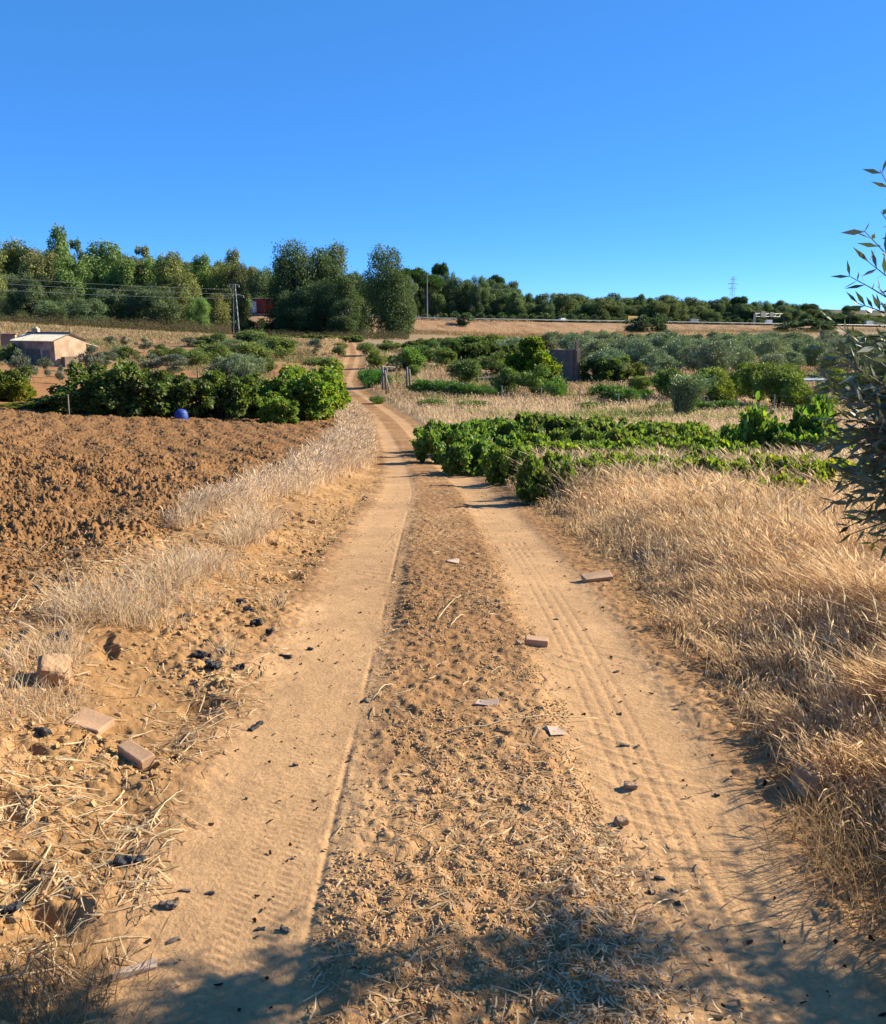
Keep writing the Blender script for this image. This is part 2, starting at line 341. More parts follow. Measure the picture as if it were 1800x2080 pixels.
# ------------------------------------------------------------------ ground sheet, split into road, ploughed field and the rest
ud = np.linspace(-0.74, 0.74, 1250); uo = 0.74 * np.exp(np.linspace(0.004, math.log(14 / 0.74), 60))
U = np.concatenate([-uo[::-1], ud, uo])
Y = np.concatenate([np.linspace(-40, 0.9, 60), np.exp(np.arange(math.log(1.0), math.log(58), 0.0034)), np.exp(np.linspace(math.log(58.4), math.log(500), 420)), np.exp(np.linspace(math.log(505), math.log(7000), 60))])
Dy = np.sqrt(Y ** 2 + 1.2)
gx = U[None, :] * Dy[:, None] + 0.0; gy = np.repeat(Y[:, None], len(U), 1)
fx, fy = gx.ravel(), gy.ravel()
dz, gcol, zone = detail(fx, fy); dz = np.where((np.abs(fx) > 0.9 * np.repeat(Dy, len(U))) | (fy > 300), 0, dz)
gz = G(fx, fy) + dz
GV = np.stack([fx, fy, gz], 1); nr, nc = gx.shape
idx = np.arange(nr * nc).reshape(nr, nc)
FQ = np.stack([idx[:-1, :-1], idx[:-1, 1:], idx[1:, 1:], idx[1:, :-1]], -1).reshape(-1, 4)
fz = zone[FQ[:, 0]]
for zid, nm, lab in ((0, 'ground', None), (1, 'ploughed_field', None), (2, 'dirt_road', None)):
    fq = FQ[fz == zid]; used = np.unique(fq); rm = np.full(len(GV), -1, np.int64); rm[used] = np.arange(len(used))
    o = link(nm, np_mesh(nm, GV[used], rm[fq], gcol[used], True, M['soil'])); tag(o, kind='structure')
    # smooth normals shared across the split
del GV, FQ, fz, gcol, dz, gz, fx, fy

# ------------------------------------------------------------------ leaf and blade generators
def norm(v): return v / np.maximum(np.linalg.norm(v, axis=1, keepdims=True), 1e-9)
def diamonds(P, A, L, W, rg):
    """one rhombic leaf per point: A axis, L length, W width"""
    n = len(P); A = norm(A); B = norm(np.cross(A, norm(rg.normal(size=(n, 3)))))
    L = np.broadcast_to(L, (n,))[:, None]; W = np.broadcast_to(W, (n,))[:, None]
    V = np.stack([P, P + A * L * .45 + B * W * .5, P + A * L, P + A * L * .45 - B * W * .5], 1).reshape(-1, 3)
    return V, np.arange(n * 4).reshape(n, 4)
def vleaves(P, A, S, rg, fold=0.25):
    """broad lobed leaf folded on the midrib"""
    n = len(P); A = norm(A); Nn = norm(rg.normal(size=(n, 3)) + np.array([0.5, 0.1, 0.6])); B = norm(np.cross(A, Nn)); U_ = np.cross(B, A)
    S = np.broadcast_to(S, (n,))[:, None]; f = fold
    V = np.stack([P, P + (A * .12 + B * .42 + U_ * f * .5) * S, P + (A * .62 + B * .40 + U_ * f * .5) * S, P + A * S, P + (A * .62 - B * .40 + U_ * f * .5) * S, P + (A * .12 - B * .42 + U_ * f * .5) * S], 1).reshape(-1, 3)
    i = np.arange(n)[:, None] * 6
    return V, np.concatenate([i + np.array([[0, 1, 2, 3]]), i + np.array([[0, 3, 4, 5]])])
def blades(P, Hh, W, lean, rg, head=0.5, col=None, levels=None, bend=1.0):
    """tapering curved blades; some end in a seed head"""
    n = len(P); t = np.array([0, .4, .74, .88, 1.0]); m = len(t)
    hd = rg.random(n) < head
    wp = np.where(hd[:, None], np.array([.8, .6, .5, 2.4, .3]), np.array([1., .85, .6, .35, .1]))
    az = rg.random(n) * 2 * math.pi; B = np.stack([np.cos(az), np.sin(az), np.zeros(n)], 1)
    cen = P[:, None, :] + np.zeros((n, m, 3)); 
    cen[:, :, 2] += t[None] * Hh[:, None] * (1 - 0.18 * bend * t[None] ** 2)
    cen[:, :, :2] += (t[None] ** 1.8)[:, :, None] * lean[:, None, :] * Hh[:, None, None]
    off = B[:, None, :] * (wp * W[:, None] * .5)[:, :, None]
    V = np.stack([cen - off, cen + off], 2).reshape(-1, 3)
    b = (np.arange(n) * m * 2)[:, None, None]; k = (np.arange(m - 1) * 2)[None, :, None]
    Fq = (b + k + np.array([0, 1, 3, 2])[None, None]).reshape(-1, 4)
    cc = np.repeat(col, m * 2, axis=0) if col is not None else None
    return V, Fq, cc
def merge(lst):
    Vs = []; Fs = []; Cs = []; o = 0
    for V, Fq, c in lst:
        Vs.append(V); Fs.append(Fq + o); Cs.append(c); o += len(V)
    return np.concatenate(Vs), np.concatenate(Fs), np.concatenate(Cs)
def colvar(base, n, rg, v=0.25, hue=0.03, alt=None, pa=0.0):
    c = np.tile(np.array(base, float), (n, 1))
    if alt is not None:
        m = rg.random(n) < pa; c[m] = alt
    c *= (1 + v * (rg.random(n) * 2 - 1))[:, None]; c *= 1 + hue * rg.normal(size=(n, 3)); return np.clip(c * 0.70, 0.002, 1)

# ------------------------------------------------------------------ plants
def lobes_pts(lobes, n, rg, shell=0.55):
    """points spread through ellipsoidal clumps, denser near their surface"""
    w_ = np.array([l[3] * l[4] + l[3] * l[5] for l in lobes]); w_ = w_ / w_.sum(); k = rg.choice(len(lobes), n, p=w_)
    Lb = np.array(lobes)[k]; d = norm(rg.normal(size=(n, 3))); r = (shell + (1 - shell) * rg.random(n)) * (0.85 + 0.3 * rg.random(n)); r = np.where(rg.random(n) < .16, r * (1 + .6 * rg.random(n)), r)
    return Lb[:, :3] + d * Lb[:, 3:6] * r[:, None], d, k
def make_tree(name, lobes, n, leaf, base, mat, seed, trunk_r=0.2, bark='bark', alt=None, pa=0, droop=0.0, L=0.4, W=0.2, up=0.0, limbs=10, hue=0.05, multi=1, v=.3, trunk_spread=0.3):
    rg = np.random.default_rng(seed); root = empty(name)
    P, d, k = lobes_pts(lobes, n, rg)
    lb = (0.75 + 0.5 * rg.random(len(lobes)))[k]
    A = d * 0.7 + rg.normal(size=(n, 3)) * 0.6 + np.array([0, 0, up - droop])
    ln = L * (0.6 + 0.8 * rg.random(n))
    if leaf == 'broad': V, Fq = vleaves(P, A, ln, rg); rep = 6
    else: V, Fq = diamonds(P, A, ln, W * (0.6 + 0.8 * rg.random(n)), rg); rep = 4
    c = colvar(base, n, rg, v, hue, alt, pa) * lb[:, None]
    zmin = P[:, 2].min()
    me = np_mesh(name + '_crown', V, Fq, np.repeat(c, rep, 0), False, mat); link('crown', me, root)
    mb = MB(); r2 = random.Random(seed)
    top = max(l[2] for l in lobes); lo = min(l[2] for l in lobes)
    for q in range(multi):
        a = q * 2.4 + r2.random(); sp = trunk_spread * (multi > 1)
        pts = [(math.cos(a) * sp * t * top * .5 + r2.uniform(-.02, .02) * top * t, math.sin(a) * sp * t * top * .5 + r2.uniform(-.02, .02) * top * t, top * t - .1) for t in (0, .15, .35, .6, .85)]
        mb.tube(pts, [trunk_r * 1.15, trunk_r * .95, trunk_r * .75, trunk_r * .45, trunk_r * .15], 7)
        for i in range(limbs // multi):
            l = lobes[r2.randrange(len(lobes))]; b = pts[1 + i % 3]
            b = Vector(b); e = Vector(l[:3]); mpt = b.lerp(e, .5) + Vector((0, 0, .08 * (e - b).length))
            mb.tube([b, mpt, e], [trunk_r * .4, trunk_r * .26, trunk_r * .08], 5)
    link('trunk', mb.mesh(name + '_trunk', M[bark], True), root)
    root['_h'] = float(np.percentile(P[:, 2], 98.5)); q_ = np.percentile(P[:, :2], [1.5, 98.5], axis=0); root['_w'] = float((q_[1] - q_[0]).mean())
    return root
protos = []
def placed(proto, x, y, z, h=None, wpx=None, rz=None, tint=None, label=None, cat=None, group=None, sc=None, name=None):
    """first use takes the prototype itself, later uses copy it and its parts"""
    if proto.get('_used'):
        o = copy_tree(proto)
    else:
        o = proto; proto['_used'] = 1
    o.location = (x, y, z); o.rotation_euler = (0, 0, rz if rz is not None else random.uniform(0, 6.28))
    sz = (h / proto['_h']) if h else 1.0; sw = (wpx / proto['_w']) if wpx else sz
    if sc: sz = sw = sc
    o.scale = (sw, sw, sz)
    if tint is None: b = random.uniform(.85, 1.15); tint = (b * random.uniform(.94, 1.06), b, b * random.uniform(.92, 1.08))
    for ch in o.children: ch.color = (*tint, 1)
    o['label'] = label; o['category'] = cat
    if group: o['group'] = group
    elif 'group' in o: del o['group']
    return o
def euc_lobes(seed, H_=18, Wd=6.5, z0=0.22, n=26, open_=0.0):
    r = random.Random(seed); out = []
    for i in range(n):
        t = r.random() ** 0.9; z = H_ * (z0 + (0.96 - z0) * t); prof = (math.sin(math.pi * min(1, (t * 0.60 + 0.24))) ** 0.8)
        a = r.uniform(0, 6.28); rad = Wd * .5 * prof * math.sqrt(r.random()) * .9; s = r.uniform(.5, 1.25) * Wd * .19 * (1.2 - .5 * t)
        out.append((math.cos(a) * rad, math.sin(a) * rad, z, s, s, s * r.uniform(1.1, 1.7)))
    return out
GE = (0.20, 0.25, 0.105); GV_ = (0.14, 0.205, 0.05); GF = (0.235, 0.31, 0.088)
EUC = [make_tree('eucalyptus_tree', euc_lobes(s, 18, w_, z0, n_), 16000, 'd', GE, M['leaf'], s, 0.28, 'pale_bark', (0.23, 0.23, 0.08), 0.15, droop=.7, L=.5, W=.2, limbs=12)
       for s, w_, z0, n_ in ((1, 8.5, .22, 40), (2, 7.5, .20, 32), (3, 10, .17, 46), (4, 5.5, .32, 20))]
EUCD = [make_tree('eucalyptus_tree', euc_lobes(s, 18, w_, z0, n_), 22000, 'd', (0.125, 0.175, 0.07), M['leaf'], s, 0.4, 'pale_bark', (0.2, 0.22, 0.08), 0.15, droop=.8, L=.48, W=.19, limbs=16, multi=2, trunk_spread=.12)
       for s, w_, z0, n_ in ((11, 11, .10, 60), (12, 9, .12, 50), (13, 10, .15, 50))]
def pine_lobes(seed, H_=14, Wd=11):
    r = random.Random(seed); return [(math.cos(a) * q, math.sin(a) * q, H_ * .82 - q * q * .05 + r.uniform(-.4, .6), 1.5, 1.5, .9) for a, q in [(r.uniform(0, 6.28), Wd * .42 * math.sqrt(r.random())) for i in range(26)]]
PINE = make_tree('umbrella_pine', pine_lobes(5), 12000, 'd', (0.085, 0.15, 0.04), M['leaf'], 21, .3, 'bark', L=.4, W=.2, up=.5)
def round_lobes(seed, H_, Wd, n=14, z0=.3, flat=1.0):
    r = random.Random(seed); out = []
    for i in range(n):
        u = r.uniform(-1, 1); a = r.uniform(0, 6.28); q = math.sqrt(1 - u * u) * r.uniform(.35, 1.2)
        zc = H_ * (z0 + 1) / 2; hz = H_ * (1 - z0) / 2
        s = Wd * r.uniform(.07, .20); out.append((math.cos(a) * q * (Wd * .5 - s * .7), math.sin(a) * q * (Wd * .5 - s * .7), zc + u * (hz - s * .7), s, s, s * flat))
    return out
BUSH = [make_tree('roadside_bush', round_lobes(s, 2.6, 3.0, 14, .0), 2600, 'd', (0.13, 0.19, 0.075), M['leaf'], s, .06, 'bark', L=.30, W=.13, up=.4) for s in (31, 32)]
OLV = [make_tree('olive_tree', round_lobes(s, 3.6, 3.8, 30, .10), 9000, 'd', (0.27, 0.35, 0.175), M['olive'], s, .13, 'bark', (0.30, 0.34, 0.22), .15, L=.22, W=.06, up=.7, limbs=8) for s in (41, 42, 43)]
YOL = [make_tree('young_olive_tree', round_lobes(s, 2.4, 1.7, 12, .18, 1.5), 3200, 'd', (0.20, 0.235, 0.155), M['olive'], s, .04, 'pale_bark', (0.30, 0.33, 0.24), .2, L=.20, W=.04, up=1.1, limbs=8) for s in (51, 52)]
FRU = [make_tree('fruit_tree', round_lobes(s, 3.2, 3.6, {61: 24, 62: 17, 65: 13, 66: 20}[s], {61: .12, 62: .05, 65: .1, 66: .2}[s], 1.2), 8000, 'b' if s == 63 else 'd', GF, M['leaf'], s, .10, 'bark', (0.16, 0.19, 0.03), .12, L=.17, W=.10, up=.2, limbs=8) for s in (61, 62, 65, 66)]
FIG = make_tree('fig_tree', round_lobes(63, 4.2, 4.4, 26, .12), 5500, 'broad', (0.085, 0.17, 0.025), M['vine'], 64, .12, 'bark', (0.24, 0.27, 0.03), .35, L=.24, up=.1, limbs=10)
def vine_lobes(seed, H_, Wd, n=22):
    r = random.Random(seed); return [(r.uniform(-.5, .5) * Wd, r.uniform(-.35, .35) * Wd, H_ * r.uniform(.12, .92) * (1 - .25 * r.random()), Wd * r.uniform(.05, .13), Wd * r.uniform(.05, .12), H_ * r.uniform(.06, .17)) for i in range(n)]
HEDGE = [make_tree('grape_vine', vine_lobes(s, 2.4, 3.0, 46), 9500, 'broad', GV_, M['vine'], s, .05, 'bark', (0.27, 0.27, 0.06), .16, L=.125, limbs=6, multi=3, trunk_spread=.4, droop=.4) for s in (71, 72, 73)]
LOWV = [make_tree('grape_vine', vine_lobes(s, .9, 1.9, 34), 4200, 'broad', (0.19, 0.27, 0.068), M['vine'], s, .025, 'bark', (0.32, 0.32, 0.08), .25, L=.092, limbs=5, multi=3, trunk_spread=.5, droop=.3, v=.35) for s in (81, 82, 83)]
FORB = [make_tree('leafy_shrub', round_lobes(s, 1.3, 2.4, 18, .0), 3600, 'd', (0.12, 0.23, 0.055), M['leaf'], s, .02, 'bark', L=.20, W=.06, up=1.2, limbs=4) for s in (91, 92)]

def place_px(proto, px, base, top, wpx, label, cat, group=None, tint=None, y=None, rz=None, w=None):
    if y is None: x, y, z = gp(px, base)
    else: x, y, z = gpz(px, y)
    dep = y * math.cos(PITCH) - (z - EYE) * math.sin(PITCH)
    h = zrow(top, y) - z
    return placed(proto, x, y, z - .03, max(h, .3), w if w else wpx * dep / F * 1.0, rz, tint, label, cat, group)

# ---- eucalyptus belt on the left, one by one
YG = (1.35, 1.22, .85); BR = (1.3, 1.08, .9); GR = (1.1, 1.35, .9); BG = (.9, 1.05, 1.15); DK = (.75, .85, .85); PU = (1.5, 1.35, 1.5)
EL = [ # px, top row, width px, distance, proto, tint, what sets it apart
 (-30, 500, 90, 220, EUC[0], YG), (22, 492, 100, 224, EUC[2], YG), (-10, 545, 70, 196, EUC[0], YG), (62, 512, 70, 228, EUC[0], BR), (98, 518, 78, 214, EUC[2], BR),
 (132, 468, 52, 226, EUC[1], GR), (168, 494, 30, 232, EUC[3], BG), (160, 530, 68, 206, EUC[0], GR), (205, 532, 62, 222, EUC[0], DK), (230, 498, 80, 214, EUC[0], GR),
 (262, 535, 60, 210, EUC[1], GR), (298, 507, 38, 240, EUC[3], PU), (290, 535, 62, 212, EUC[0], BR), (318, 530, 60, 214, EUC[2], GR), (348, 520, 66, 206, EUC[0], YG),
 (378, 558, 60, 200, EUC[2], YG), (392, 540, 50, 236, EUC[1], DK), (418, 525, 54, 218, EUC[1], GR), (446, 548, 58, 226, EUC[0], BR), (462, 543, 60, 216, EUC[2], YG),
 (480, 514, 42, 224, EUC[1], PU), (487, 541, 40, 216, EUC[0], BR), (532, 552, 50, 322, EUC[2], DK), (512, 546, 50, 328, EUC[0], BR), (556, 548, 50, 326, EUC[2], GR),
 (20, 590, 60, 186, EUC[2], DK), (72, 572, 52, 188, EUC[1], DK), (105, 612, 62, 180, EUC[2], BG), (182, 608, 58, 180, EUC[2], BG), (140, 590, 60, 192, EUC[2], DK),
 (235, 590, 70, 192, EUC[2], DK), (285, 585, 70, 190, EUC[0], DK), (330, 590, 66, 188, EUC[2], DK), (404, 606, 40, 182, EUC[2], (1.2, 1.6, .9)), (440, 600, 50, 194, EUC[1], BR), (0, 560, 60, 205, EUC[1], DK), (50, 560, 60, 205, EUC[2], DK)]
HOW = {YG: 'yellow-green', BR: 'brownish green', GR: 'fresh green', BG: 'blue-green', DK: 'dark green', PU: 'thin greyish purple'}
for px, top, wp, y, pr, ti in EL:
    size = 'low ' if top > 565 else ('tall ' if top < 520 else '')
    nb = 'far left edge' if px < 40 else ('small hut' if px < 190 else ('gap between hut and pylon' if px < 330 else ('left of the lattice pylon' if px < 465 else 'lattice pylon')))
    k = sorted([e[0] for e in EL if HOW.get(e[5]) == HOW.get(ti) and (e[1] > 565) == (top > 565)]).index(px) + 1
    ordn = ['first', 'second', 'third', 'fourth', 'fifth', 'sixth', 'seventh', 'eighth', 'ninth', 'tenth', 'eleventh'][k - 1]
    place_px(pr, px, 0, top, wp, f"{size}{HOW.get(ti, 'bright green')} eucalyptus {nb if 'left of' in nb else 'behind the ' + nb}, {ordn} of its kind", 'tree', 'eucalyptus trees in the left wood', ti, y=y)
for j, px in enumerate(range(-30, 575, 28)):
    if 492 < px < 562: continue
    top = np.interp(px, [-30, 100, 200, 300, 400, 480, 575], [506, 516, 522, 528, 540, 542, 548]) + random.uniform(-5, 9)
    place_px(EUC[(0, 2, 1)[j % 3]], px + random.uniform(-5, 5), 0, top, random.uniform(48, 66), 'back-row eucalyptus in the left wood ' + ('above the hut' if px < 190 else 'left of the pylon' if px < 450 else 'between pylon and central clump'), 'tree', 'back row of the left wood', random.choice([(1, 1.1, .95), (.85, .95, .9), (1.15, 1.12, .9)]), y=258 + random.uniform(-5, 5))
for px, base_y, top, wp, lab in ((507, 232, 652, 30, 'dark bush left of the shed bank'), (550, 236, 660, 34, 'dark bush on the bank below the red shed'), (530, 262, 650, 26, 'small bush just below the red shed'), (566, 226, 648, 34, 'dark bush at the left foot of the central clump'), (486, 205, 655, 40, 'dark bush right behind the lattice pylon')):
    place_px(BUSH[0], px, 0, top, wp, lab, 'bush', None, (.7, .75, .7), y=base_y)
# ---- the big central clump and the lone tree by the road's end
for px, top, wp, y, pr, lab in [(584, 532, 66, 232, EUCD[1], 'dark eucalyptus at the left end of the central clump'), (600, 500, 88, 222, EUCD[0], 'tallest eucalyptus of the central clump, beside the red building'),
    (640, 516, 84, 226, EUCD[2], 'broad eucalyptus in the middle of the central clump'), (682, 506, 76, 232, EUCD[1], 'grey-topped tall eucalyptus on the right of the central clump'), (655, 575, 80, 214, EUCD[0], 'dense green eucalyptus standing in front of the central clump'),
    (700, 552, 66, 224, EUCD[2], 'eucalyptus at the right shoulder of the central clump'), (703, 612, 62, 206, EUCD[1], 'low drooping eucalyptus at the right foot of the central clump'), (610, 590, 70, 210, EUCD[2], 'shaded low eucalyptus at the foot of the central clump'),
    (730, 560, 50, 245, EUCD[1], 'dark eucalyptus in the gap left of the lone big tree'), (788, 511, 86, 216, EUCD[0], 'lone big eucalyptus with forked trunk at the end of the road'), (806, 560, 62, 214, EUCD[2], 'lower right half of the twin eucalyptus at the end of the road')]:
    place_px(pr, px, 0, top, wp, lab, 'tree', None, (.78, .92, .80) if px != 682 else (1.15, 1.2, 1.25), y=y)
for px, top, wp, y in [(838, 548, 62, 372), (868, 562, 60, 380)]:
    place_px(PINE, px, 0, top, wp, 'dark round-topped umbrella pine ' + ('touching the lone big eucalyptus' if px < 850 else 'right behind the tall lighting mast'), 'tree', None, (.9, 1.1, .8), y=y)
# ---- wood beyond the highway, layer by layer
RX = [-100, 100, 230, 300, 400, 480, 560, 640, 760, 830, 890, 930, 960, 1000, 1040, 1080, 1150, 1250, 1300, 1350, 1450, 1550, 1600, 1700, 1800, 2000]
RY = [535, 535, 535, 545, 555, 555, 560, 560, 575, 572, 550, 562, 572, 572, 585, 595, 598, 600, 597, 603, 612, 610, 618, 630, 638, 650]
for li, (y0, dy, step, n0) in enumerate(((392, 0, 21, 0), (425, -2, 23, 1), (470, -6, 25, 2), (345, 0, 30, 3))):
    px = -60
    while px < 1960:
        if li == 3 and px > 850: break
        if li < 3 and px < 700: px += step; continue
        top = np.interp(px, RX, RY) + random.uniform(-7, 14) - dy + (12 if li == 0 else 0) + (8 if li == 3 else 0)
        if random.random() < .12: top -= random.uniform(5, 12)
        y = y0 + random.uniform(-9, 9) + max(0, px - 1100) * .10
        where = 'behind the left wood' if px < 500 else 'behind the central clump' if px < 760 else 'beside the lighting mast' if px < 920 else 'above the scrubby bank' if px < 1080 else 'behind the white car' if px < 1180 else 'behind the yellow lorry' if px < 1330 else 'below the distant pylon' if px < 1520 else 'behind the road gantry' if px < 1640 else 'far right behind the olive branches'
        place_px(random.choice(EUC[:3] + [EUC[0]]), px, 0, top, random.uniform(26, 46), f"eucalyptus of the far wood's {['front', 'middle', 'back', 'hillside'][li]} rank {where}", 'tree', f"wood beyond the highway, {['front', 'middle', 'back', 'hillside'][li]} rank {where}", random.choice([(.8, .95, .85), (.95, 1.1, .95), (1.1, 1.1, .9), (.8, .95, 1.0)]), y=y)
        px += step * random.uniform(.7, 1.3)
for px, top in ((895, 538), (1005, 562), (1500, 604), (1640, 618), (1725, 622)):
    place_px(PINE, px, 0, top, 34, {895: 'pine poking above the wood right of the lighting mast', 1005: 'flat-topped pine above the wood over the bank', 1500: 'small umbrella pine top just right of the distant pylon', 1640: 'feathery pine on the skyline right of the road gantry', 1725: 'small pine on the skyline beside the olive branches'}[px], 'tree', None, (.85, .95, .95), y=440)

# ---- highway: deck, bushes, rails, mast, gantry, vehicles
hp = np.array(HW); seg = np.linalg.norm(np.diff(hp[:, :2], axis=0), axis=1); cum = np.concatenate([[0], np.cumsum(seg)])
def hw_at(t):
    x = np.interp(t, cum, hp[:, 0]); y = np.interp(t, cum, hp[:, 1]); z = np.interp(t, cum, hp[:, 2]); e = 2
    dx = np.interp(t + e, cum, hp[:, 0]) - np.interp(t - e, cum, hp[:, 0]); dy = np.interp(t + e, cum, hp[:, 1]) - np.interp(t - e, cum, hp[:, 1]); l = math.hypot(dx, dy)
    return Vector((x, y, z)), Vector((dx / l, dy / l, 0))
def hw_t(px):
    ts = np.linspace(0, cum[-1] - 3, 3000); best = None
    for t in ts:
        p, d = hw_at(t); dep = p.y * math.cos(PITCH) - (p.z - EYE) * math.sin(PITCH); q = 900 + p.x / dep * F
        if q >= px: return t
    return ts[-1]
def strip(offa, offb, dz, name, mat, t0, t1, parent=None, step=6):
    vv = []; t = t0
    while t <= t1:
        p, d = hw_at(t); n = Vector((d.y, -d.x, 0)); vv += [p + n * offa + Vector((0, 0, dz)), p + n * offb + Vector((0, 0, dz))]; t += step
    mb = MB(); k = len(vv) // 2; mb.add(vv, [(2 * i, 2 * i + 1, 2 * i + 3, 2 * i + 2) for i in range(k - 1)]); return mb.obj(name, mat, parent)
T0, T1 = 5, cum[-1] - 8
tag(strip(8.5, -8.5, 0.0, 'highway', M['asphalt'], T0, T1), kind='structure')
for off, nm in ((7.9, 'near'), (2.2, 'median'), (-7.9, 'far')):
    tag(strip(off, off - .15, 0.006, 'road_marking', M['white'], T0, T1), kind='structure')
def guardrail(off, label):
    root = empty('guardrail', (0, 0, 0)); tag(root, label, 'guardrail'); mb = MB(); a = []; t = T0
    while t < T1:
        p, d = hw_at(t); n = Vector((d.y, -d.x, 0)); q = p + n * off; a.append(q); t += 4
    for k, q in enumerate(a):
        if k % 2 == 0: mb.box(q + Vector((0, 0, .38)), (.12, .12, .8))
    mb.obj('post_row', M['metal'], root); mb = MB()
    for dz_, r_ in ((.55, .09), (.72, .09)): mb.tube([q + Vector((0, -.1, dz_)) for q in a], r_, 4)
    mb.obj('beam', M['metal'], root); root.children[0]['kind'] = 'stuff'
guardrail(8.9, 'long galvanised guardrail along the near edge of the highway'); guardrail(-8.9, 'galvanised guardrail along the far edge of the highway')
k = 0
for px in np.concatenate([np.arange(875, 1000, 27), np.arange(985, 1640, 21), np.arange(1650, 1800, 26)]):
    px = float(px) + random.uniform(-4, 4); t = hw_t(px); p, d = hw_at(t); n = Vector((d.y, -d.x, 0)); q = p - n * 3.0; h = random.uniform(2.0, 3.3)
    wh = 'near the lighting mast' if px < 990 else 'left of the white car' if px < 1110 else 'between white car and yellow lorry' if px < 1260 else 'between yellow lorry and gantry' if px < 1530 else 'right of the gantry'
    placed(BUSH[k % 2], q.x, q.y, q.z, h, h * random.uniform(1.1, 1.5), None, (random.uniform(.8, 1.1),) * 2 + (random.uniform(.8, 1.2),), f"round oleander in the highway's middle strip {wh}", 'bush', f'oleander bushes of the middle strip {wh}'); k += 1
for px, base, top, wp, lab in [(942, 668, 638, 26, 'dark round bush growing on the slope of the tan bank'), (1300, 672, 645, 56, 'wide grey-green bush at the foot of the highway, under the yellow lorry'), (1338, 672, 641, 30, 'taller grey-green bush right of the wide bush below the highway'), (1595, 675, 656, 40, 'low dark bush below the gantry'), (1655, 675, 650, 70, 'broad dark bush right of the gantry')]:
    place_px(BUSH[0], px, base, top, wp, lab, 'bush', None, (.8, .85, 1.0), y=None if False else {942: 318, 1300: 330, 1338: 332, 1595: 380, 1655: 380}[px])

def lattice(name, x, y, z, h, wb, wt, arms, label):
    root = empty(name, (x, y, z), R(20)); tag(root, label, 'pylon'); mb = MB(); n = 9
    def c(t, i): wv = (wb * (1 - t) + wt * t) / 2; sx, sy = ((-1, -1), (1, -1), (1, 1), (-1, 1))[i % 4]; return Vector((sx * wv, sy * wv, t * h))
    for i in range(4): 
        l = MB(); l.tube([c(0, i), c(1, i)], .034 * h / 12, 4); l.obj('leg', M['metal'], root)
    for k in range(n):
        a, b = 1 - (1 - k / n) ** 1.15, 1 - (1 - (k + 1) / n) ** 1.15
        for i in range(4): mb.tube([c(a, i), c(b, i + 1)], .022 * h / 12, 3); mb.tube([c(b, i), c(b, i + 1)], .022 * h / 12, 3)
    mb.obj('bracing', M['metal'], root)
    for dz_, L_ in arms:
        m = MB(); m.tube([(-L_, 0, dz_), (0, 0, dz_ + .2), (L_, 0, dz_)], .06 * h / 12, 4); m.tube([(-L_, 0, dz_), (0, 0, dz_ - .5), (L_, 0, dz_)], .035 * h / 12, 3)
        ao = m.obj('crossarm', M['metal'], root)
        for sx in (-1, 1):
            i_ = MB(); i_.tube([(sx * L_ * .97, 0, dz_), (sx * L_ * .97, 0, dz_ - .5 * h / 12)], [.07 * h / 12, .05 * h / 12], 5); i_.obj('insulator', M['white'], ao)
    return root
px_, py_, pz_ = gpz(481, 172); ph = zrow(577, 172) - pz_
lattice('lattice_pylon', px_, py_, pz_, ph, 1.15, .35, ((ph - .2, .9), (ph - 2.1, 1.7)), 'grey lattice electricity pylon in front of the left wood')
dx_ = at(1487, 610, 820); dt_ = zrow(562, 820); dxz = float(G(dx_[0], 820))
lattice('lattice_pylon', dx_[0], 820, dxz, dt_ - dxz, 4.5, 1.2, ((dt_ - dxz - 2, 3), (dt_ - dxz - 6, 5), (dt_ - dxz - 10, 4)), 'distant tall lattice pylon rising above the wood beyond the highway')
for (ra, pa_, rb, lab) in ((588, 472, 556, 'highest thin electric cable running left from the pylon top'), (597.5, 489, 569, 'middle electric cable running left from the pylon crossarm'), (606.5, 462, 583, 'lowest thin electric cable running left from the pylon')):
    a = Vector(at(pa_, ra, 172)); b = Vector(at(-260, rb - 12, 138)); m = MB(); pts = []
    for i in range(25):
        t = i / 24; p = a.lerp(b, t); p.z -= .9 * 4 * t * (1 - t) * .5; pts.append(p)
    m.tube(pts, .028, 4); tag(m.obj('power_cable', M['wire']), lab, 'cable')
# lighting mast
p, d = hw_at(hw_t(868)); mx = empty('lighting_mast', (p.x, p.y - 9.6, p.z - .2)); tag(mx, 'tall thin grey lighting mast beside the highway', 'mast')
hh = zrow(557, mx.location.y) - mx.location.z; m = MB(); m.tube([(0, 0, 0), (0, 0, hh)], [.26, .11], 8); m.obj('pole', M['metal'], mx)
m = MB(); m.box((0, 0, .2), (.7, .7, .4)); m.obj('base', M['grey'], mx); m = MB(); m.tube([(-.7, 0, hh - .1), (.7, 0, hh - .1)], .07, 5); br = m.obj('bracket', M['metal'], mx)
for sx in (-1, 1): m = MB(); m.box((sx * .9, 0, hh - .15), (.6, .35, .15)); m.obj('lamp_head', M['lamp'], mx)
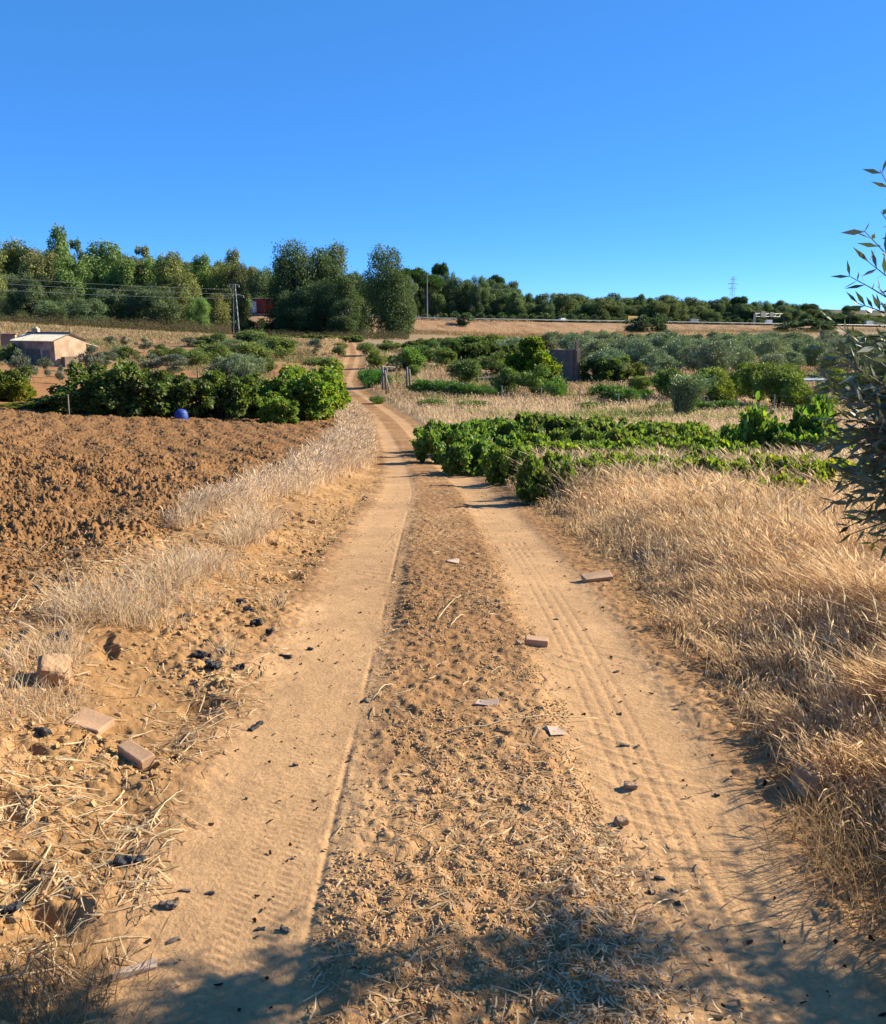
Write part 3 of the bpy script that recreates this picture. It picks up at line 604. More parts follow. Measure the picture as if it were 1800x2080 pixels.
# gantry
def gantry():
    t = hw_t(1562); p, d = hw_at(t); n = Vector((d.y, -d.x, 0)); root = empty('road_gantry', p, 0); tag(root, 'grey road gantry with dark sign panels spanning the highway', 'gantry')
    a = Vector(at(1532, 661, p.y - 14)) - p; b = Vector(at(1590, 660, p.y + 10)) - p; top = zrow(637, p.y) - p.z
    a.z = b.z = 0
    for q in (a, b): 
        m = MB(); m.box((q.x, q.y, (top - .3) / 2), (.9, .9, top - .3)); m.obj('column', M['fibre'], root)
    m = MB(); u = (b - a)
    for zz in (top, top - 1.4): m.tube([a + Vector((0, 0, zz)), b + Vector((0, 0, zz))], .12, 4)
    for i in range(12): m.tube([a + u * (i / 12) + Vector((0, 0, top if i % 2 else top - 1.4)), a + u * ((i + 1) / 12) + Vector((0, 0, top - 1.4 if i % 2 else top))], .07, 4)
    m.obj('truss', M['metal'], root)
    an = math.atan2(u.y, u.x)
    for f_, wd, hz_ in ((.28, 5.0, 2.6), (.58, 4.2, 2.2)):
        m = MB(); c_ = a + u * f_; m.box((c_.x - .2, c_.y - .5, top - .4), (wd, .15, hz_), rz=an); m.obj('sign_panel', M['dark'], root)
gantry()
# vehicles
def car(label, px, off, body, kind='car', flip=1, sc=1.0):
    p, d = hw_at(hw_t(px)); n = Vector((d.y, -d.x, 0)); q = p + n * off; an = math.atan2(d.y, d.x) + (math.pi if flip < 0 else 0)
    root = empty('car' if kind == 'car' else 'lorry', q + Vector((0, 0, .01)), an); tag(root, label, kind); root.scale = (sc, sc, sc * (1.25 if sc < .7 else 1))
    if kind == 'car':
        prof = [(-2.1, .35), (-2.15, .8), (-1.9, 1.0), (-1.4, 1.45), (.3, 1.48), (1.0, 1.0), (1.9, .85), (2.15, .55), (2.1, .35)]; wd = .85
        m = MB(); vv = [(x, s_ * (wd if z < 1.05 else wd * .82), z) for s_ in (-1, 1) for x, z in prof]; k_ = len(prof)
        m.add(vv, [tuple(range(k_))[::1], tuple(range(2 * k_ - 1, k_ - 1, -1))] + [(i, i + k_, (i + 1) % k_ + k_, (i + 1) % k_) for i in range(k_)]); m.obj('body', body, root)
        m = MB()
        for s_ in (-1, 1): m.add([(-1.55, s_ * .80, 1.02), (.75, s_ * .80, 1.02), (.2, s_ * .73, 1.4), (-1.3, s_ * .73, 1.4)], [(0, 1, 2, 3)])
        m.add([(.42, -.66, 1.425), (.42, .66, 1.425), (1.02, .74, 1.02), (1.02, -.74, 1.02)], [(0, 1, 2, 3)]); m.obj('window_glass', M['glass'], root)
        ws = (-1.35, 1.35); rr = .33; yw = .8
    else:
        m = MB(); m.box((3.2, 0, 1.75), (2.2, 2.3, 2.5)); c_ = m.obj('cab', body[0], root, bevel=.12); g = MB(); g.box((4.32, 0, 2.3), (.06, 2.0, .9)); g.box((3.5, 1.17, 2.3), (.9, .05, .8)); g.box((3.5, -1.17, 2.3), (.9, .05, .8)); g.obj('window_glass', M['glass'], c_)
        m = MB(); m.box((-1.6, 0, .85), (7.0, 2.2, .3)); m.obj('chassis', M['dark'], root); m = MB(); m.box((-1.6, 0, 2.35), (7.0, 2.4, 2.6 if len(body) < 3 else body[2])); m.obj('cargo_box', body[1], root, bevel=.06)
        ws = (-4.2, -3.0, 3.2); rr = .5; yw = 1.05
    for wx in ws:
        for s_ in (-1, 1): m = MB(); m.tube([(wx, s_ * (yw - .12), rr), (wx, s_ * (yw + .12), rr)], rr, 12); m.obj('wheel', M['rubber'], root)
    return root
car('small white car driving on the highway above the tan bank', 1124, 5.6, M['white'])
car('lorry with yellow tarpaulin cover on the highway', 1268, 5.4, (M['dark'], M['yellow'], 1.7), 'lorry', 1, .85)
car('white lorry with dark cab between the wide bush and the gantry', 1392, 5.4, (M['white'], M['metal'], 2.0), 'lorry', 1, .5)
car('white lorry passing under the road gantry', 1540, 5.4, (M['white'], M['white'], 2.6), 'lorry', -1, .5)
car('small white lorry half hidden behind the near olive branches', 1745, 5.6, (M['white'], M['white'], 2.4), 'lorry', 1, .6)

# red building with pale door panel between the trees
rx_ = at(532, 634, 288); rb = empty('red_shed', (rx_[0], 288, zrow(634, 288) - .3)); tag(rb, 'red shed with pale door panel glimpsed between the eucalyptus trees', 'shed')
m = MB(); m.box((1.3, 2, 2.2), (8.0, 4.0, 4.4)); m.obj('wall', M['red'], rb)
m = MB(); m.box((1.3, 2, 4.5), (8.6, 4.6, .2)); m.obj('roof', M['fibre'], rb)
m = MB(); m.box((-2.6, -.12, 1.9), (1.9, .1, 3.4)); m.obj('door', M['white'], rb, bevel=.02)
m = MB(); m.box((-.6, -.12, 2.0), (1.1, .1, 1.2)); wf = m.obj('window', M['dark'], rb)
gz_ = float(G(rx_[0] + 1.3, 290)); m = MB(); m.box((0, 1.5, (gz_ - rb.location.z) / 2 - .3), (9.6, 5.6, abs(gz_ - rb.location.z) - .35 + .6 if gz_ < rb.location.z else .2)); m.obj('plinth', M['render'], rb)

# ------------------------------------------------------------------ hut
def hut():
    X0 = Vector(gp(114, 745)); az = R(122)      # near corner, azimuth of the gable's normal
    uG = Vector((math.sin(az - R(90)), math.cos(az - R(90)), 0)); uF = Vector((-math.sin(az), -math.cos(az), 0))
    print('hut', X0[:])
    W_, L_, he, hr = 3.3, 6.1, 2.30, 2.88; dep = X0.y * math.cos(PITCH) + (EYE - X0.z) * math.sin(PITCH)
    k = dep / 80.0; W_ *= k; L_ *= k; he *= k; hr *= k
    root = empty('farm_hut', X0, 0); tag(root, 'small old farm hut with ochre render and corrugated roof beyond the vines', 'hut')
    def P(a, b, z): return uG * a + uF * b + Vector((0, 0, z))
    m = MB(); m.add([P(0, 0, -.5), P(W_, 0, -.5), P(W_, 0, he), P(W_ / 2, 0, hr), P(0, 0, he)], [(0, 1, 2, 3, 4)]); m.add([P(W_, L_, -.5), P(0, L_, -.5), P(0, L_, he), P(W_ / 2, L_, hr), P(W_, L_, he)], [(0, 1, 2, 3, 4)])
    m.add([P(W_, 0, -.5), P(W_, L_, -.5), P(W_, L_, he), P(W_, 0, he)], [(0, 1, 2, 3)]); m.obj('gable_wall', M['render'], root)
    m = MB(); m.add([P(0, L_, -.5), P(0, 0, -.5), P(0, 0, he), P(0, L_, he)], [(0, 1, 2, 3)]); m.obj('front_wall', M['render2'], root)
    # corrugated roof: two wavy slopes with thickness
    def slope(a0, a1, z0, z1, nm):
        n = 70; vv = []; ff = []
        for i in range(n + 1):
            b = -.18 + (L_ + .36) * i / n; zw = .035 * math.cos(i * math.pi)
            vv += [P(a0, b, z0 + zw), P(a1, b, z1 + zw), P(a0, b, z0 + zw - .05), P(a1, b, z1 + zw - .05)]
        for i in range(n):
            o_ = i * 4; ff += [(o_, o_ + 1, o_ + 5, o_ + 4), (o_ + 3, o_ + 2, o_ + 6, o_ + 7), (o_, o_ + 4, o_ + 6, o_ + 2), (o_ + 1, o_ + 3, o_ + 7, o_ + 5)]
        m = MB(); m.add(vv, ff); return m.obj(nm, M['fibre'], root)
    sl = (hr - he) / (W_ / 2); r1 = slope(-.25, W_ / 2, he - .25 * sl + .06, hr + .06, 'roof'); slope(W_ + .25, W_ / 2, he - .25 * sl + .06, hr + .06, 'roof')
    m = MB(); m.tube([P(W_ / 2, -.2, hr + .1), P(W_ / 2, L_ + .2, hr + .1)], .09, 6); m.obj('ridge_cap', M['dark'], root)
    m = MB(); c_ = P(W_ * .55, L_ * .85, 0); m.box((c_.x, c_.y, hr + .05), (.55, .55, .9)); m.tube([(c_.x, c_.y, hr + .45), (c_.x, c_.y, hr + .68)], [.34, .12], 6); m.obj('chimney', M['render'], root)
    # lean-to awning and prop on the right
    m = MB(); m.add([P(W_ + .02, .3, he - .2), P(W_ + 1.6, .3, he - .6), P(W_ + 1.6, 2.2, he - .6), P(W_ + .02, 2.2, he - .2), P(W_ + .02, .3, he - .26), P(W_ + 1.6, .3, he - .66), P(W_ + 1.6, 2.2, he - .66), P(W_ + .02, 2.2, he - .26)], [(0, 1, 2, 3), (7, 6, 5, 4), (0, 4, 5, 1), (1, 5, 6, 2), (2, 6, 7, 3)]); m.obj('awning', M['fibre'], root)
    m = MB(); m.tube([P(W_ + 1.55, .35, -.3), P(W_ + 1.55, .35, he - .62)], .05, 6); m.obj('prop', M['wood'], root)
    # low dark trough against the gable, patch door in the front
    m = MB(); q = P(.45 * W_, -.45, .35); m.box(q, (W_ * .62, .55, 1.1), rz=math.atan2(uG.y, uG.x)); m.obj('trough', M['grey'], root)
    m = MB(); q = P(-.02, L_ * .22, .75); m.box(q, (.8, .06, 1.5), rz=math.atan2(uF.y, uF.x)); m.obj('door', M['wood'], root)
    m = MB(); q = P(-.025, L_ * .52, .95); m.box(q, (2.1, .05, 1.3), rz=math.atan2(uF.y, uF.x)); m.obj('bare_patch', M['grey'], root)
hut()
q = gpz(20, 100); zz = zrow(679, 100); m = MB(); m.box((0, 0, (zz - q[2]) / 2), (1.5, 1.2, zz - q[2])); m.box((.1, 0, zz - q[2] + .05), (1.6, 1.3, .1)); o = m.obj('water_tank', M['render2'], None, loc=q, bevel=.03); o.rotation_euler = (0, 0, .3); tag(o, 'small square masonry tank left of the hut', 'tank')
# grey block wall
a = Vector(gpz(1117, 88)); b = Vector(gpz(1172, 84)); zt = zrow(709, 88); root = empty('block_wall', a); tag(root, 'dark grey block wall ruin behind the yellowing fig tree', 'wall')
d_ = b - a; an = math.atan2(d_.y, d_.x); L_ = math.hypot(d_.x, d_.y); hz_ = zt - a.z
m = MB(); m.box((d_.x / 2, d_.y / 2, hz_ / 2 - .2), (L_, .2, hz_ + .4), rz=an); m.obj('wall', M['grey'], root, bevel=.02)
m = MB(); m.box((d_.x * .93, d_.y * .93 + .3, hz_ / 2), (.45, .9, hz_ + .2), rz=an); m.box((d_.x * .97, d_.y * .97 + .2, hz_ + .35), (.16, .3, .9), rz=an); m.obj('pier', M['grey'], root, bevel=.02)
# blue drum under the hedge
q = gp(368, 843); m = MB(); m.tube([(0, 0, -.03), (0, 0, .03), (0, 0, .22), (0, 0, .42), (0, 0, .56), (0, 0, .62)], [.34, .38, .40, .37, .27, .08], 18); dr = m.obj('blue_drum', M['blue'], None, True, loc=(q[0] * (1 - 3.4 / q[1]), q[1] - 3.4, float(G(q[0] * (1 - 3.4 / q[1]), q[1] - 3.4)) - .02)); dr.scale = (.76, .76, .85); tag(dr, 'bright blue plastic drum lying at the foot of the vine hedge', 'drum')
m = MB(); m.tube([(.37 * math.cos(a_), .37 * math.sin(a_), .42) for a_ in np.linspace(0, 6.28, 20)], .02, 5); m.obj('rim', M['blue'], dr)

# ------------------------------------------------------------------ vine hedge on the left
for i, (px, base, top, wp, ti, lab) in enumerate([
 (-20, 812, 742, 60, None, 'vine bush cut by the left edge, left of the hedge'), (12, 815, 765, 50, (1.5, 1.25, .6), 'yellowing low vine at the far left before the hedge'), (60, 832, 808, 60, (1.6, 1.3, .7), 'sparse yellowed vine shoots at the left end of the hedge'),
 (112, 838, 800, 70, (1.2, 1.1, .8), 'low vine at the left end of the hedge'), (165, 841, 778, 70, None, 'vine of the hedge left of its highest hump'), (222, 843, 760, 80, None, 'vine on the left flank of the hedge hump'), (275, 845, 734, 86, None, 'tallest vine making the hump of the hedge'),
 (330, 846, 766, 70, None, 'vine of the hedge left of the blue drum'), (392, 848, 752, 76, None, 'tall vine right behind the blue drum'), (448, 850, 757, 66, None, 'vine of the hedge right of the blue drum'), (500, 850, 800, 60, (1.1, 1., .8), 'low vine in the dip of the hedge'),
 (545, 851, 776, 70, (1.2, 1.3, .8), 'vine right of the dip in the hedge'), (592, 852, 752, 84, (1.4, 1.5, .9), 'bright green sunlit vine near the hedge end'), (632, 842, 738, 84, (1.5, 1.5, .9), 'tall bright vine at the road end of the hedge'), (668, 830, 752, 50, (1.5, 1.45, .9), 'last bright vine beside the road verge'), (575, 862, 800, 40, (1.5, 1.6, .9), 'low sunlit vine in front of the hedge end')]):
    place_px(HEDGE[i % 3], px, base, top + 8, wp * (1.65 if px < 600 else 1.3), lab, 'vine', 'vines of the left hedge', ti, rz=random.choice((0, 3.14)) + random.uniform(-.3, .3))
for px, top in ((148, 800), (410, 742), (575, 790)):
    q = gp(px, 849); m = MB(); m.tube([(0, 0, -.2), (.02, 0, zrow(top, q[1]) - q[2])], .035, 6); tag(m.obj('wooden_stake', M['wood'], None, loc=(q[0], q[1] - .35, q[2])), {148: 'thin stake at the left end of the hedge', 410: 'tall dark stake rising from the hedge behind the drum', 575: 'dark stake in the bright end of the hedge'}[px], 'stake')

# ------------------------------------------------------------------ left orchard
for i, (px, base, top, wp, k_, lab) in enumerate([
 (42, 760, 712, 34, 'y', 'grey young olive in front of the hut front wall'), (58, 790, 742, 26, 'y', 'spindly young olive on the orange soil at far left'), (24, 735, 700, 40, 'f', 'dark shrub left of the hut'), (96, 768, 728, 20, 'y', 'young olive before the hut corner'),
 (128, 780, 745, 20, 'y', 'young olive before the hut gable, lower one'), (150, 768, 734, 16, 'y', 'thin young olive touching the gable'), (190, 757, 705, 40, 'y', 'feathery young olive right of the hut'), (215, 745, 715, 34, 'y', 'young olive second right of the hut'),
 (240, 728, 704, 30, 'o', 'round shrub in the orchard behind the hut'), (262, 733, 706, 36, 'f', 'green bush beyond the hump of the hedge'), (330, 728, 700, 36, 'f', 'round dark fruit bush mid orchard'), (362, 729, 706, 26, 'f', 'small fruit bush right of the round one'),
 (293, 716, 688, 26, 'y', 'pale young olive on the far tan strip'), (225, 703, 684, 16, 'y', 'tiny olive at the far strip, leftmost'), (255, 704, 684, 14, 'y', 'tiny olive at the far strip, second'), (385, 706, 686, 20, 'y', 'tiny olive at the far strip, right one'),
 (310, 757, 720, 46, 'y', 'feathery olive just above the hedge'), (352, 762, 722, 50, 'y', 'soft grey olive above the drum'), (415, 725, 700, 40, 'f', 'green bush at the left of the dense bush band'), (445, 738, 700, 60, 'f', 'wide green bush in the bush band'), (398, 745, 714, 50, 'f', 'olive-brown bush left of the grey olive clump'),
 (490, 735, 697, 70, 'f', 'widest dense bush in the bush band'), (530, 725, 694, 44, 'o', 'grey bush behind the dense band'), (572, 730, 688, 50, 'f', 'dark green bush left of the tan lane'), (590, 716, 690, 30, 'o', 'small grey olive tucked behind dark bush'),
 (450, 772, 728, 52, 'o', 'grey olive, left one of the clump above the hedge'), (490, 776, 722, 56, 'o', 'grey olive, middle one of the clump above the hedge'), (515, 775, 724, 44, 'o', 'grey olive, right one of the clump above the hedge'), (538, 762, 728, 36, 'f', 'small dark tree right of the grey olive clump'),
 (640, 722, 690, 28, 'y', 'single round olive on the tan lane'), (415, 705, 684, 40, 'f', 'green hedge bush below the pylon, left'), (447, 706, 678, 40, 'f', 'green hedge bush just left of the pylon foot'), (505, 700, 672, 50, 'f', 'green hedge bush right of the pylon foot'), (540, 704, 676, 40, 'f', 'green hedge bush second right of the pylon foot'),
 (468, 712, 690, 40, 'o', 'grey-green bush before the pylon foot'), (560, 706, 684, 40, 'f', 'green hedge bush third right of the pylon foot')]):
    pr = {'y': YOL[i % 2], 'o': OLV[i % 3], 'f': FRU[i % 4]}[k_]
    place_px(pr, px, base, top, wp * 1.1, lab, 'tree' if k_ != 'f' else 'bush', None, None if k_ != 'y' else (.9, .95, .95))
for i, px in enumerate(range(575, 735, 17)):
    place_px(LOWV[i % 3], px, 0, 682 + random.uniform(-2, 2), 24, 'low green bush in the far hedge line under the central clump, ' + ['leftmost', 'second from left', 'third', 'fourth', 'fifth', 'fifth from the right', 'fourth from the right', 'third from the right', 'second from the right', 'rightmost'][min(i, 9)], 'bush', 'low bushes of the far hedge line', (1.0, .95, 1.1), y=168)
for px, base, top, wp, ti, lab in [(692, 712, 697, 26, (1.2, 1., .9), 'yellow-green bush at the left verge far up the road'), (688, 730, 704, 22, (.8, .8, 1.), 'dark bush at the left verge where the road bends'), (655, 755, 727, 60, (1, 1, 1), 'shaded vine behind the bright hedge end')]:
    place_px(FRU[0], px, base, top, wp, lab, 'bush', None, ti)

# ------------------------------------------------------------------ right side orchard and grove
for i, (px, base, top, wp, k_, ti, lab) in enumerate([
 (745, 722, 697, 32, 'f', None, 'green bush on the right verge far up the road'), (770, 747, 712, 30, 'f', (1.1, 1.1, .8), 'conical bush on the verge above the gateposts'), (788, 713, 692, 40, 'f', None, 'bush behind the conical verge bush'),
 (748, 788, 754, 38, 'v', (.8, 1.1, 1.), 'dense dark green bush on the road edge by the gateposts'), (765, 786, 756, 40, 'v', (.9, 1.2, 1.), 'green bush between road and gateposts'), (820, 752, 708, 48, 'f', (.9, 1.2, .8), 'small round tree right of the gateposts'),
 (870, 735, 693, 60, 'f', (.7, .9, .8), 'dark orchard tree at the head of the orchard'), (905, 745, 712, 40, 'f', (1.1, 1.1, .8), 'yellow-green tree beside the dark orchard tree'), (915, 722, 688, 50, 'f', (.7, .85, .8), 'dark tree in the far orchard row, first'), (955, 722, 684, 60, 'f', (.9, 1., .8), 'tree in the far orchard row, second'),
 (1000, 722, 682, 60, 'f', (1.1, 1.1, .8), 'lighter tree in the far orchard row, third'), (1045, 728, 688, 60, 'o', None, 'grey olive among the far orchard row'), (945, 783, 732, 56, 'f', (.75, .85, .8), 'dark drooping tree in the front orchard row, leftmost'), (1020, 800, 750, 46, 'f', (.9, 1., .8), 'round tree in the front orchard row, middle'),
 (1010, 760, 716, 60, 'f', (1., 1., .9), 'pear-like tree behind the round one'), (1052, 768, 725, 50, 'f', (.8, .9, .8), 'dark tree left of the fig'), (1078, 770, 690, 64, 'g', (1.3, 1.2, .8), 'large fig with yellow leaves left of the grey wall'), (1105, 790, 720, 60, 'g', (1.7, 1.5, .7), 'yellowest fig foliage nearest the grey wall'),
 (1095, 803, 745, 70, 'f', (.9, 1.05, .8), 'broad green tree in front of the yellow fig'), (1130, 812, 778, 40, 'v', (1.2, 1.2, .9), 'low bush right of the broad green tree'), (840, 770, 742, 20, 'f', None, 'small shrub behind the gateposts')]):
    pr = {'v': FORB[i % 2], 'o': OLV[i % 3], 'f': FRU[i % 4], 'g': FIG}[k_]
    place_px(pr, px, base, top, wp * 1.12, lab, 'tree', None, ti)
for i, (px, base, top, wp, k_, ti, lab) in enumerate([
 (1210, 775, 728, 70, 'h', (.9, .95, .8), 'dark vine mound right of the grey wall'), (1240, 770, 722, 50, 'h', (1.3, 1.3, .9), 'bright vine top behind the dark mound'), (1295, 770, 738, 34, 'f', (1.2, 1.1, .8), 'small yellow-green bush right of the vine mound'),
 (1355, 815, 752, 56, 'f', (.95, 1., .7), 'dark green tree left of the reeds'), (1300, 800, 765, 40, 'f', (1.1, 1.1, .8), 'thin weedy bush left of the reeds'), (1462, 820, 752, 60, 'f', (1.3, 1.2, .7), 'yellow-green tree right of the reeds'), (1500, 815, 744, 60, 'f', (.9, 1., .7), 'tree in the right thicket, second'),
 (1540, 825, 742, 64, 'f', (1.2, 1.15, .7), 'tall tree in the middle of the right thicket'), (1580, 832, 748, 64, 'f', (1., 1., .7), 'tree in the right thicket, fourth'), (1620, 835, 762, 60, 'f', (1.2, 1.2, .7), 'tree in the right thicket by the white frame'), (1660, 842, 785, 50, 'f', (1.4, 1.3, .7), 'low yellow-green end of the right thicket'),
 (1440, 800, 748, 50, 'f', (.8, .9, .7), 'shaded tree behind the reeds'), (1590, 800, 742, 60, 'f', (.9, .9, .7), 'back tree of the right thicket'), (1520, 800, 740, 60, 'f', (1., 1., .8), 'back tree behind the tall thicket tree'), (1700, 800, 752, 60, 'f', (1.5, 1.4, .5), 'yellow bush behind the olive branches'), (1760, 830, 760, 70, 'f', (1., 1.1, .8), 'green tree behind the olive branches')]):
    pr = {'v': FORB[i % 2], 'h': HEDGE[i % 3], 'f': FRU[i % 4]}[k_]
    place_px(pr, px, base, top, wp * 1.12, lab, 'tree' if k_ == 'f' else 'vine', None, ti)
for i, (px, base, top, wp, lab) in enumerate([(860, 800, 774, 50, 'feathery green weeds, leftmost of the low green belt'), (900, 802, 776, 50, 'feathery green weeds, second of the low green belt'), (940, 805, 780, 50, 'feathery green weeds, third of the low green belt'), (978, 806, 785, 44, 'feathery green weeds at the right end of the low green belt'), (1008, 806, 794, 20, 'tiny green weed clump right of the low green belt'),
  (1225, 812, 784, 50, 'bright leafy shrub in the meadow, left of two'), (1262, 820, 788, 60, 'bright leafy shrub in the meadow, right of two'), (1310, 812, 792, 30, 'small bright weed by the fence left of the reeds'), (1430, 838, 818, 50, 'low bright weeds right of the reed foot'), (1475, 838, 815, 50, 'low bright weeds under the yellow-green tree'), (1500, 836, 820, 30, 'low weeds under the right thicket'),
  (880, 826, 812, 50, 'flat green weed patch near the road in the meadow'), (960, 828, 815, 60, 'flat yellow-green weed patch in the meadow'), (765, 820, 806, 30, 'green clump on the right verge of the road'), (1200, 830, 818, 50, 'flat weed patch below the bright shrubs'), (1340, 838, 822, 30, 'low weeds at the left of the reed foot')]):
    place_px(FORB[i % 2], px, base, top, wp * 1.05, lab, 'shrub', None, (1.0, 1.05, .9) if i < 11 else (1.2, 1.0, .8))
# vines filling between orchard trees (far)
for i, (px, top, y) in enumerate([(840, 694, 128), (865, 690, 133), (890, 688, 136), (925, 686, 138), (960, 684, 140), (1000, 684, 140), (1040, 686, 140), (980, 700, 112), (1030, 702, 112), (950, 704, 114)]):
    place_px(HEDGE[i % 3], px, 0, top, 42, 'dark vine trained along the far orchard edge, ' + ['first from the road', 'second from the road', 'third', 'fourth', 'fifth', 'sixth', 'last', 'inner left', 'inner right', 'innermost left'][i], 'vine', 'vines along the far orchard edge', (.8, .85, .8), y=y)
# olive grove in rows
cnt = 0
for r_, y in enumerate(np.arange(84, 212, 7.5)):
    n_ = 0; x = -2 + y * .08 + random.uniform(0, 2)
    while x < y * 0.53 and cnt < 260:
        px = 900 + x / (y * .985) * F
        lim = np.interp(y, [84, 100, 125, 150, 215], [1195, 1190, 1165, 1090, 1130])
        if px > lim:
            yy = y + random.uniform(-1, 1); z = float(G(x, yy)); h = random.uniform(2.0, 3.2)
            side = 'near the grey wall' if px < 1240 else 'above the vine mound' if px < 1340 else 'above the reeds' if px < 1480 else 'above the thicket' if px < 1600 else 'above the white frame' if px < 1700 else 'behind the near branches'
            dp = 'front' if y < 110 else 'middle' if y < 150 else 'back'
            placed(OLV[cnt % 3], x, yy, z, h, h * random.uniform(.95, 1.2), None, (lambda b_: (b_ * random.uniform(.9, 1.15), b_, b_ * random.uniform(.85, 1.1)))(random.uniform(.75, 1.2)), f'olive tree in the {dp} rows, {side}', 'tree', f'olive trees in the {dp} rows, {side}'); cnt += 1
        x += random.uniform(4.3, 5.6) * (1 if y < 150 else 1.3)
print('olives', cnt)

# fence with slim posts, wooden gateposts, white frame
root = empty('wire_fence', gp(1015, 812)); tag(root, 'slim post and wire fence crossing the meadow right of the road', 'fence'); L0 = root.location; prev = None; tops = []
for px, base, top in ((853, 795, 770), (892, 800, 774), (940, 806, 777), (1020, 812, 784), (1100, 817, 788), (1177, 822, 789), (1257, 827, 800), (1340, 832, 800), (1495, 840, 805), (1572, 845, 803), (1645, 850, 806), (1760, 856, 812)):
    q = Vector(gp(px, base)); t_ = Vector((q.x, q.y, zrow(top, q.y) + .05)); m = MB(); lean = random.uniform(-.05, .05); m.tube([q - L0 - Vector((0, 0, .2)), t_ - L0 + Vector((lean, 0, 0))], .035, 6); m.obj('post', M['metal'], root); tops.append(t_ - L0 + Vector((lean, 0, 0)))
m = MB()
for a, b in zip(tops[:-1], tops[1:]):
    for dd in (.05, .5, .95): m.tube([a - Vector((0, 0, dd)), a.lerp(b, .5) - Vector((0, 0, dd + .04)), b - Vector((0, 0, dd))], .006, 3)
m.obj('wire', M['wire'], root)
for i, (px, base, top, dx, lab) in enumerate([(778, 797, 745, 0, 'leftmost leaning wooden gatepost beside the road'), (785, 801, 752, .1, 'thick weathered gatepost, second from the road'), (791, 799, 756, .5, 'gatepost strut leaning right'), (783, 792, 747, -.15, 'thin pole between the left gateposts'), (827, 790, 745, 0, 'wooden post in the pair right of the gate'), (833, 794, 750, .05, 'thicker wooden post of the right pair'), (803, 756, 733, 0, 'short wooden post behind the gateposts')]):
    q = Vector(gp(px, base)); h = zrow(top, q.y) - q.z; m = MB(); m.tube([(0, 0, -.2), (-dx * .4, 0, h * .6), (-dx, 0, h)], [.11, .10, .08], 7); tag(m.obj('wooden_post', M['wood'], None, True, loc=q), lab, 'post')
q = Vector(gp(776, 770)); m = MB(); m.tube([Vector(at(776, 744, 92)) - q, Vector(at(803, 746, 96)) - q], .06, 5); o = m.obj('wooden_rail', M['wood'], None, loc=q); tag(o, 'pale horizontal rail resting on the left gateposts', 'rail')
q = Vector(gpz(1648, 66)); root = empty('white_frame', q); tag(root, 'white tubular frame standing among the bushes of the right thicket', 'frame')
zt = zrow(772, 66) - q.z; a = at(1632, 774, 66); b = at(1664, 774, 68)
m = MB(); m.box(((a[0] + b[0]) / 2 - q.x, .5, zt), (b[0] - a[0], 1.3, .09)); m.obj('table_top', M['white'], root)
for x_ in (a[0] - q.x + .05, b[0] - q.x - .05):
    for y_ in (0, 1.0): m = MB(); m.tube([(x_, y_, 0), (x_, y_, zt - .05)], .04, 6); m.obj('leg', M['white'], root)

# giant reeds
def reeds():
    q = Vector(gp(1388, 848)); root = empty('reed_clump', q); tag(root, 'tall clump of arching green cane reeds at the meadow edge', 'reeds'); rg = np.random.default_rng(5)
    hh = zrow(757, q.y) - q.z; m = MB(); Vs = []; Fs = []; Cs = []
    P = []; A = []; Ls = []
    for i in range(170):
        a = rg.uniform(0, 6.28); r0 = rg.uniform(0, .5) ; ln = hh * rg.uniform(.7, 1.05); la = rg.uniform(.0, .52) * (1.2 if math.cos(a) > 0 else .8)
        b0 = Vector((math.cos(a) * r0, math.sin(a) * r0 * .6, 0)); pts = []
        for k in range(6):
            t = k / 5; pts.append(b0 + Vector((math.cos(a) * la * ln * t ** 1.3 + (.12 * ln * t ** 3), math.sin(a) * la * ln * t ** 1.3 * .7, ln * t * (1 - .10 * t * t))))
        m.tube(pts, [.013, .012, .01, .008, .006, .003], 4)
        for k in range(20):
            t = rg.uniform(.1, 1); i0 = min(int(t * 5), 4); p = pts[i0].lerp(pts[i0 + 1], t * 5 - i0); az = rg.uniform(0, 6.28)
            P.append(p[:]); A.append((math.cos(az) * .7 + .35, math.sin(az) * .6, .8 - .6 * t)); Ls.append(rg.uniform(.35, .6))
    V, Fq = diamonds(np.array(P), np.array(A), np.array(Ls), .055, rg); link('foliage', np_mesh('reed_leaves', V, Fq, np.repeat(colvar((.25, .36, .14), len(P), rg, .3), 4, 0), False, M['olive']), root)
    m.obj('stems', M['wood'], root)
reeds()

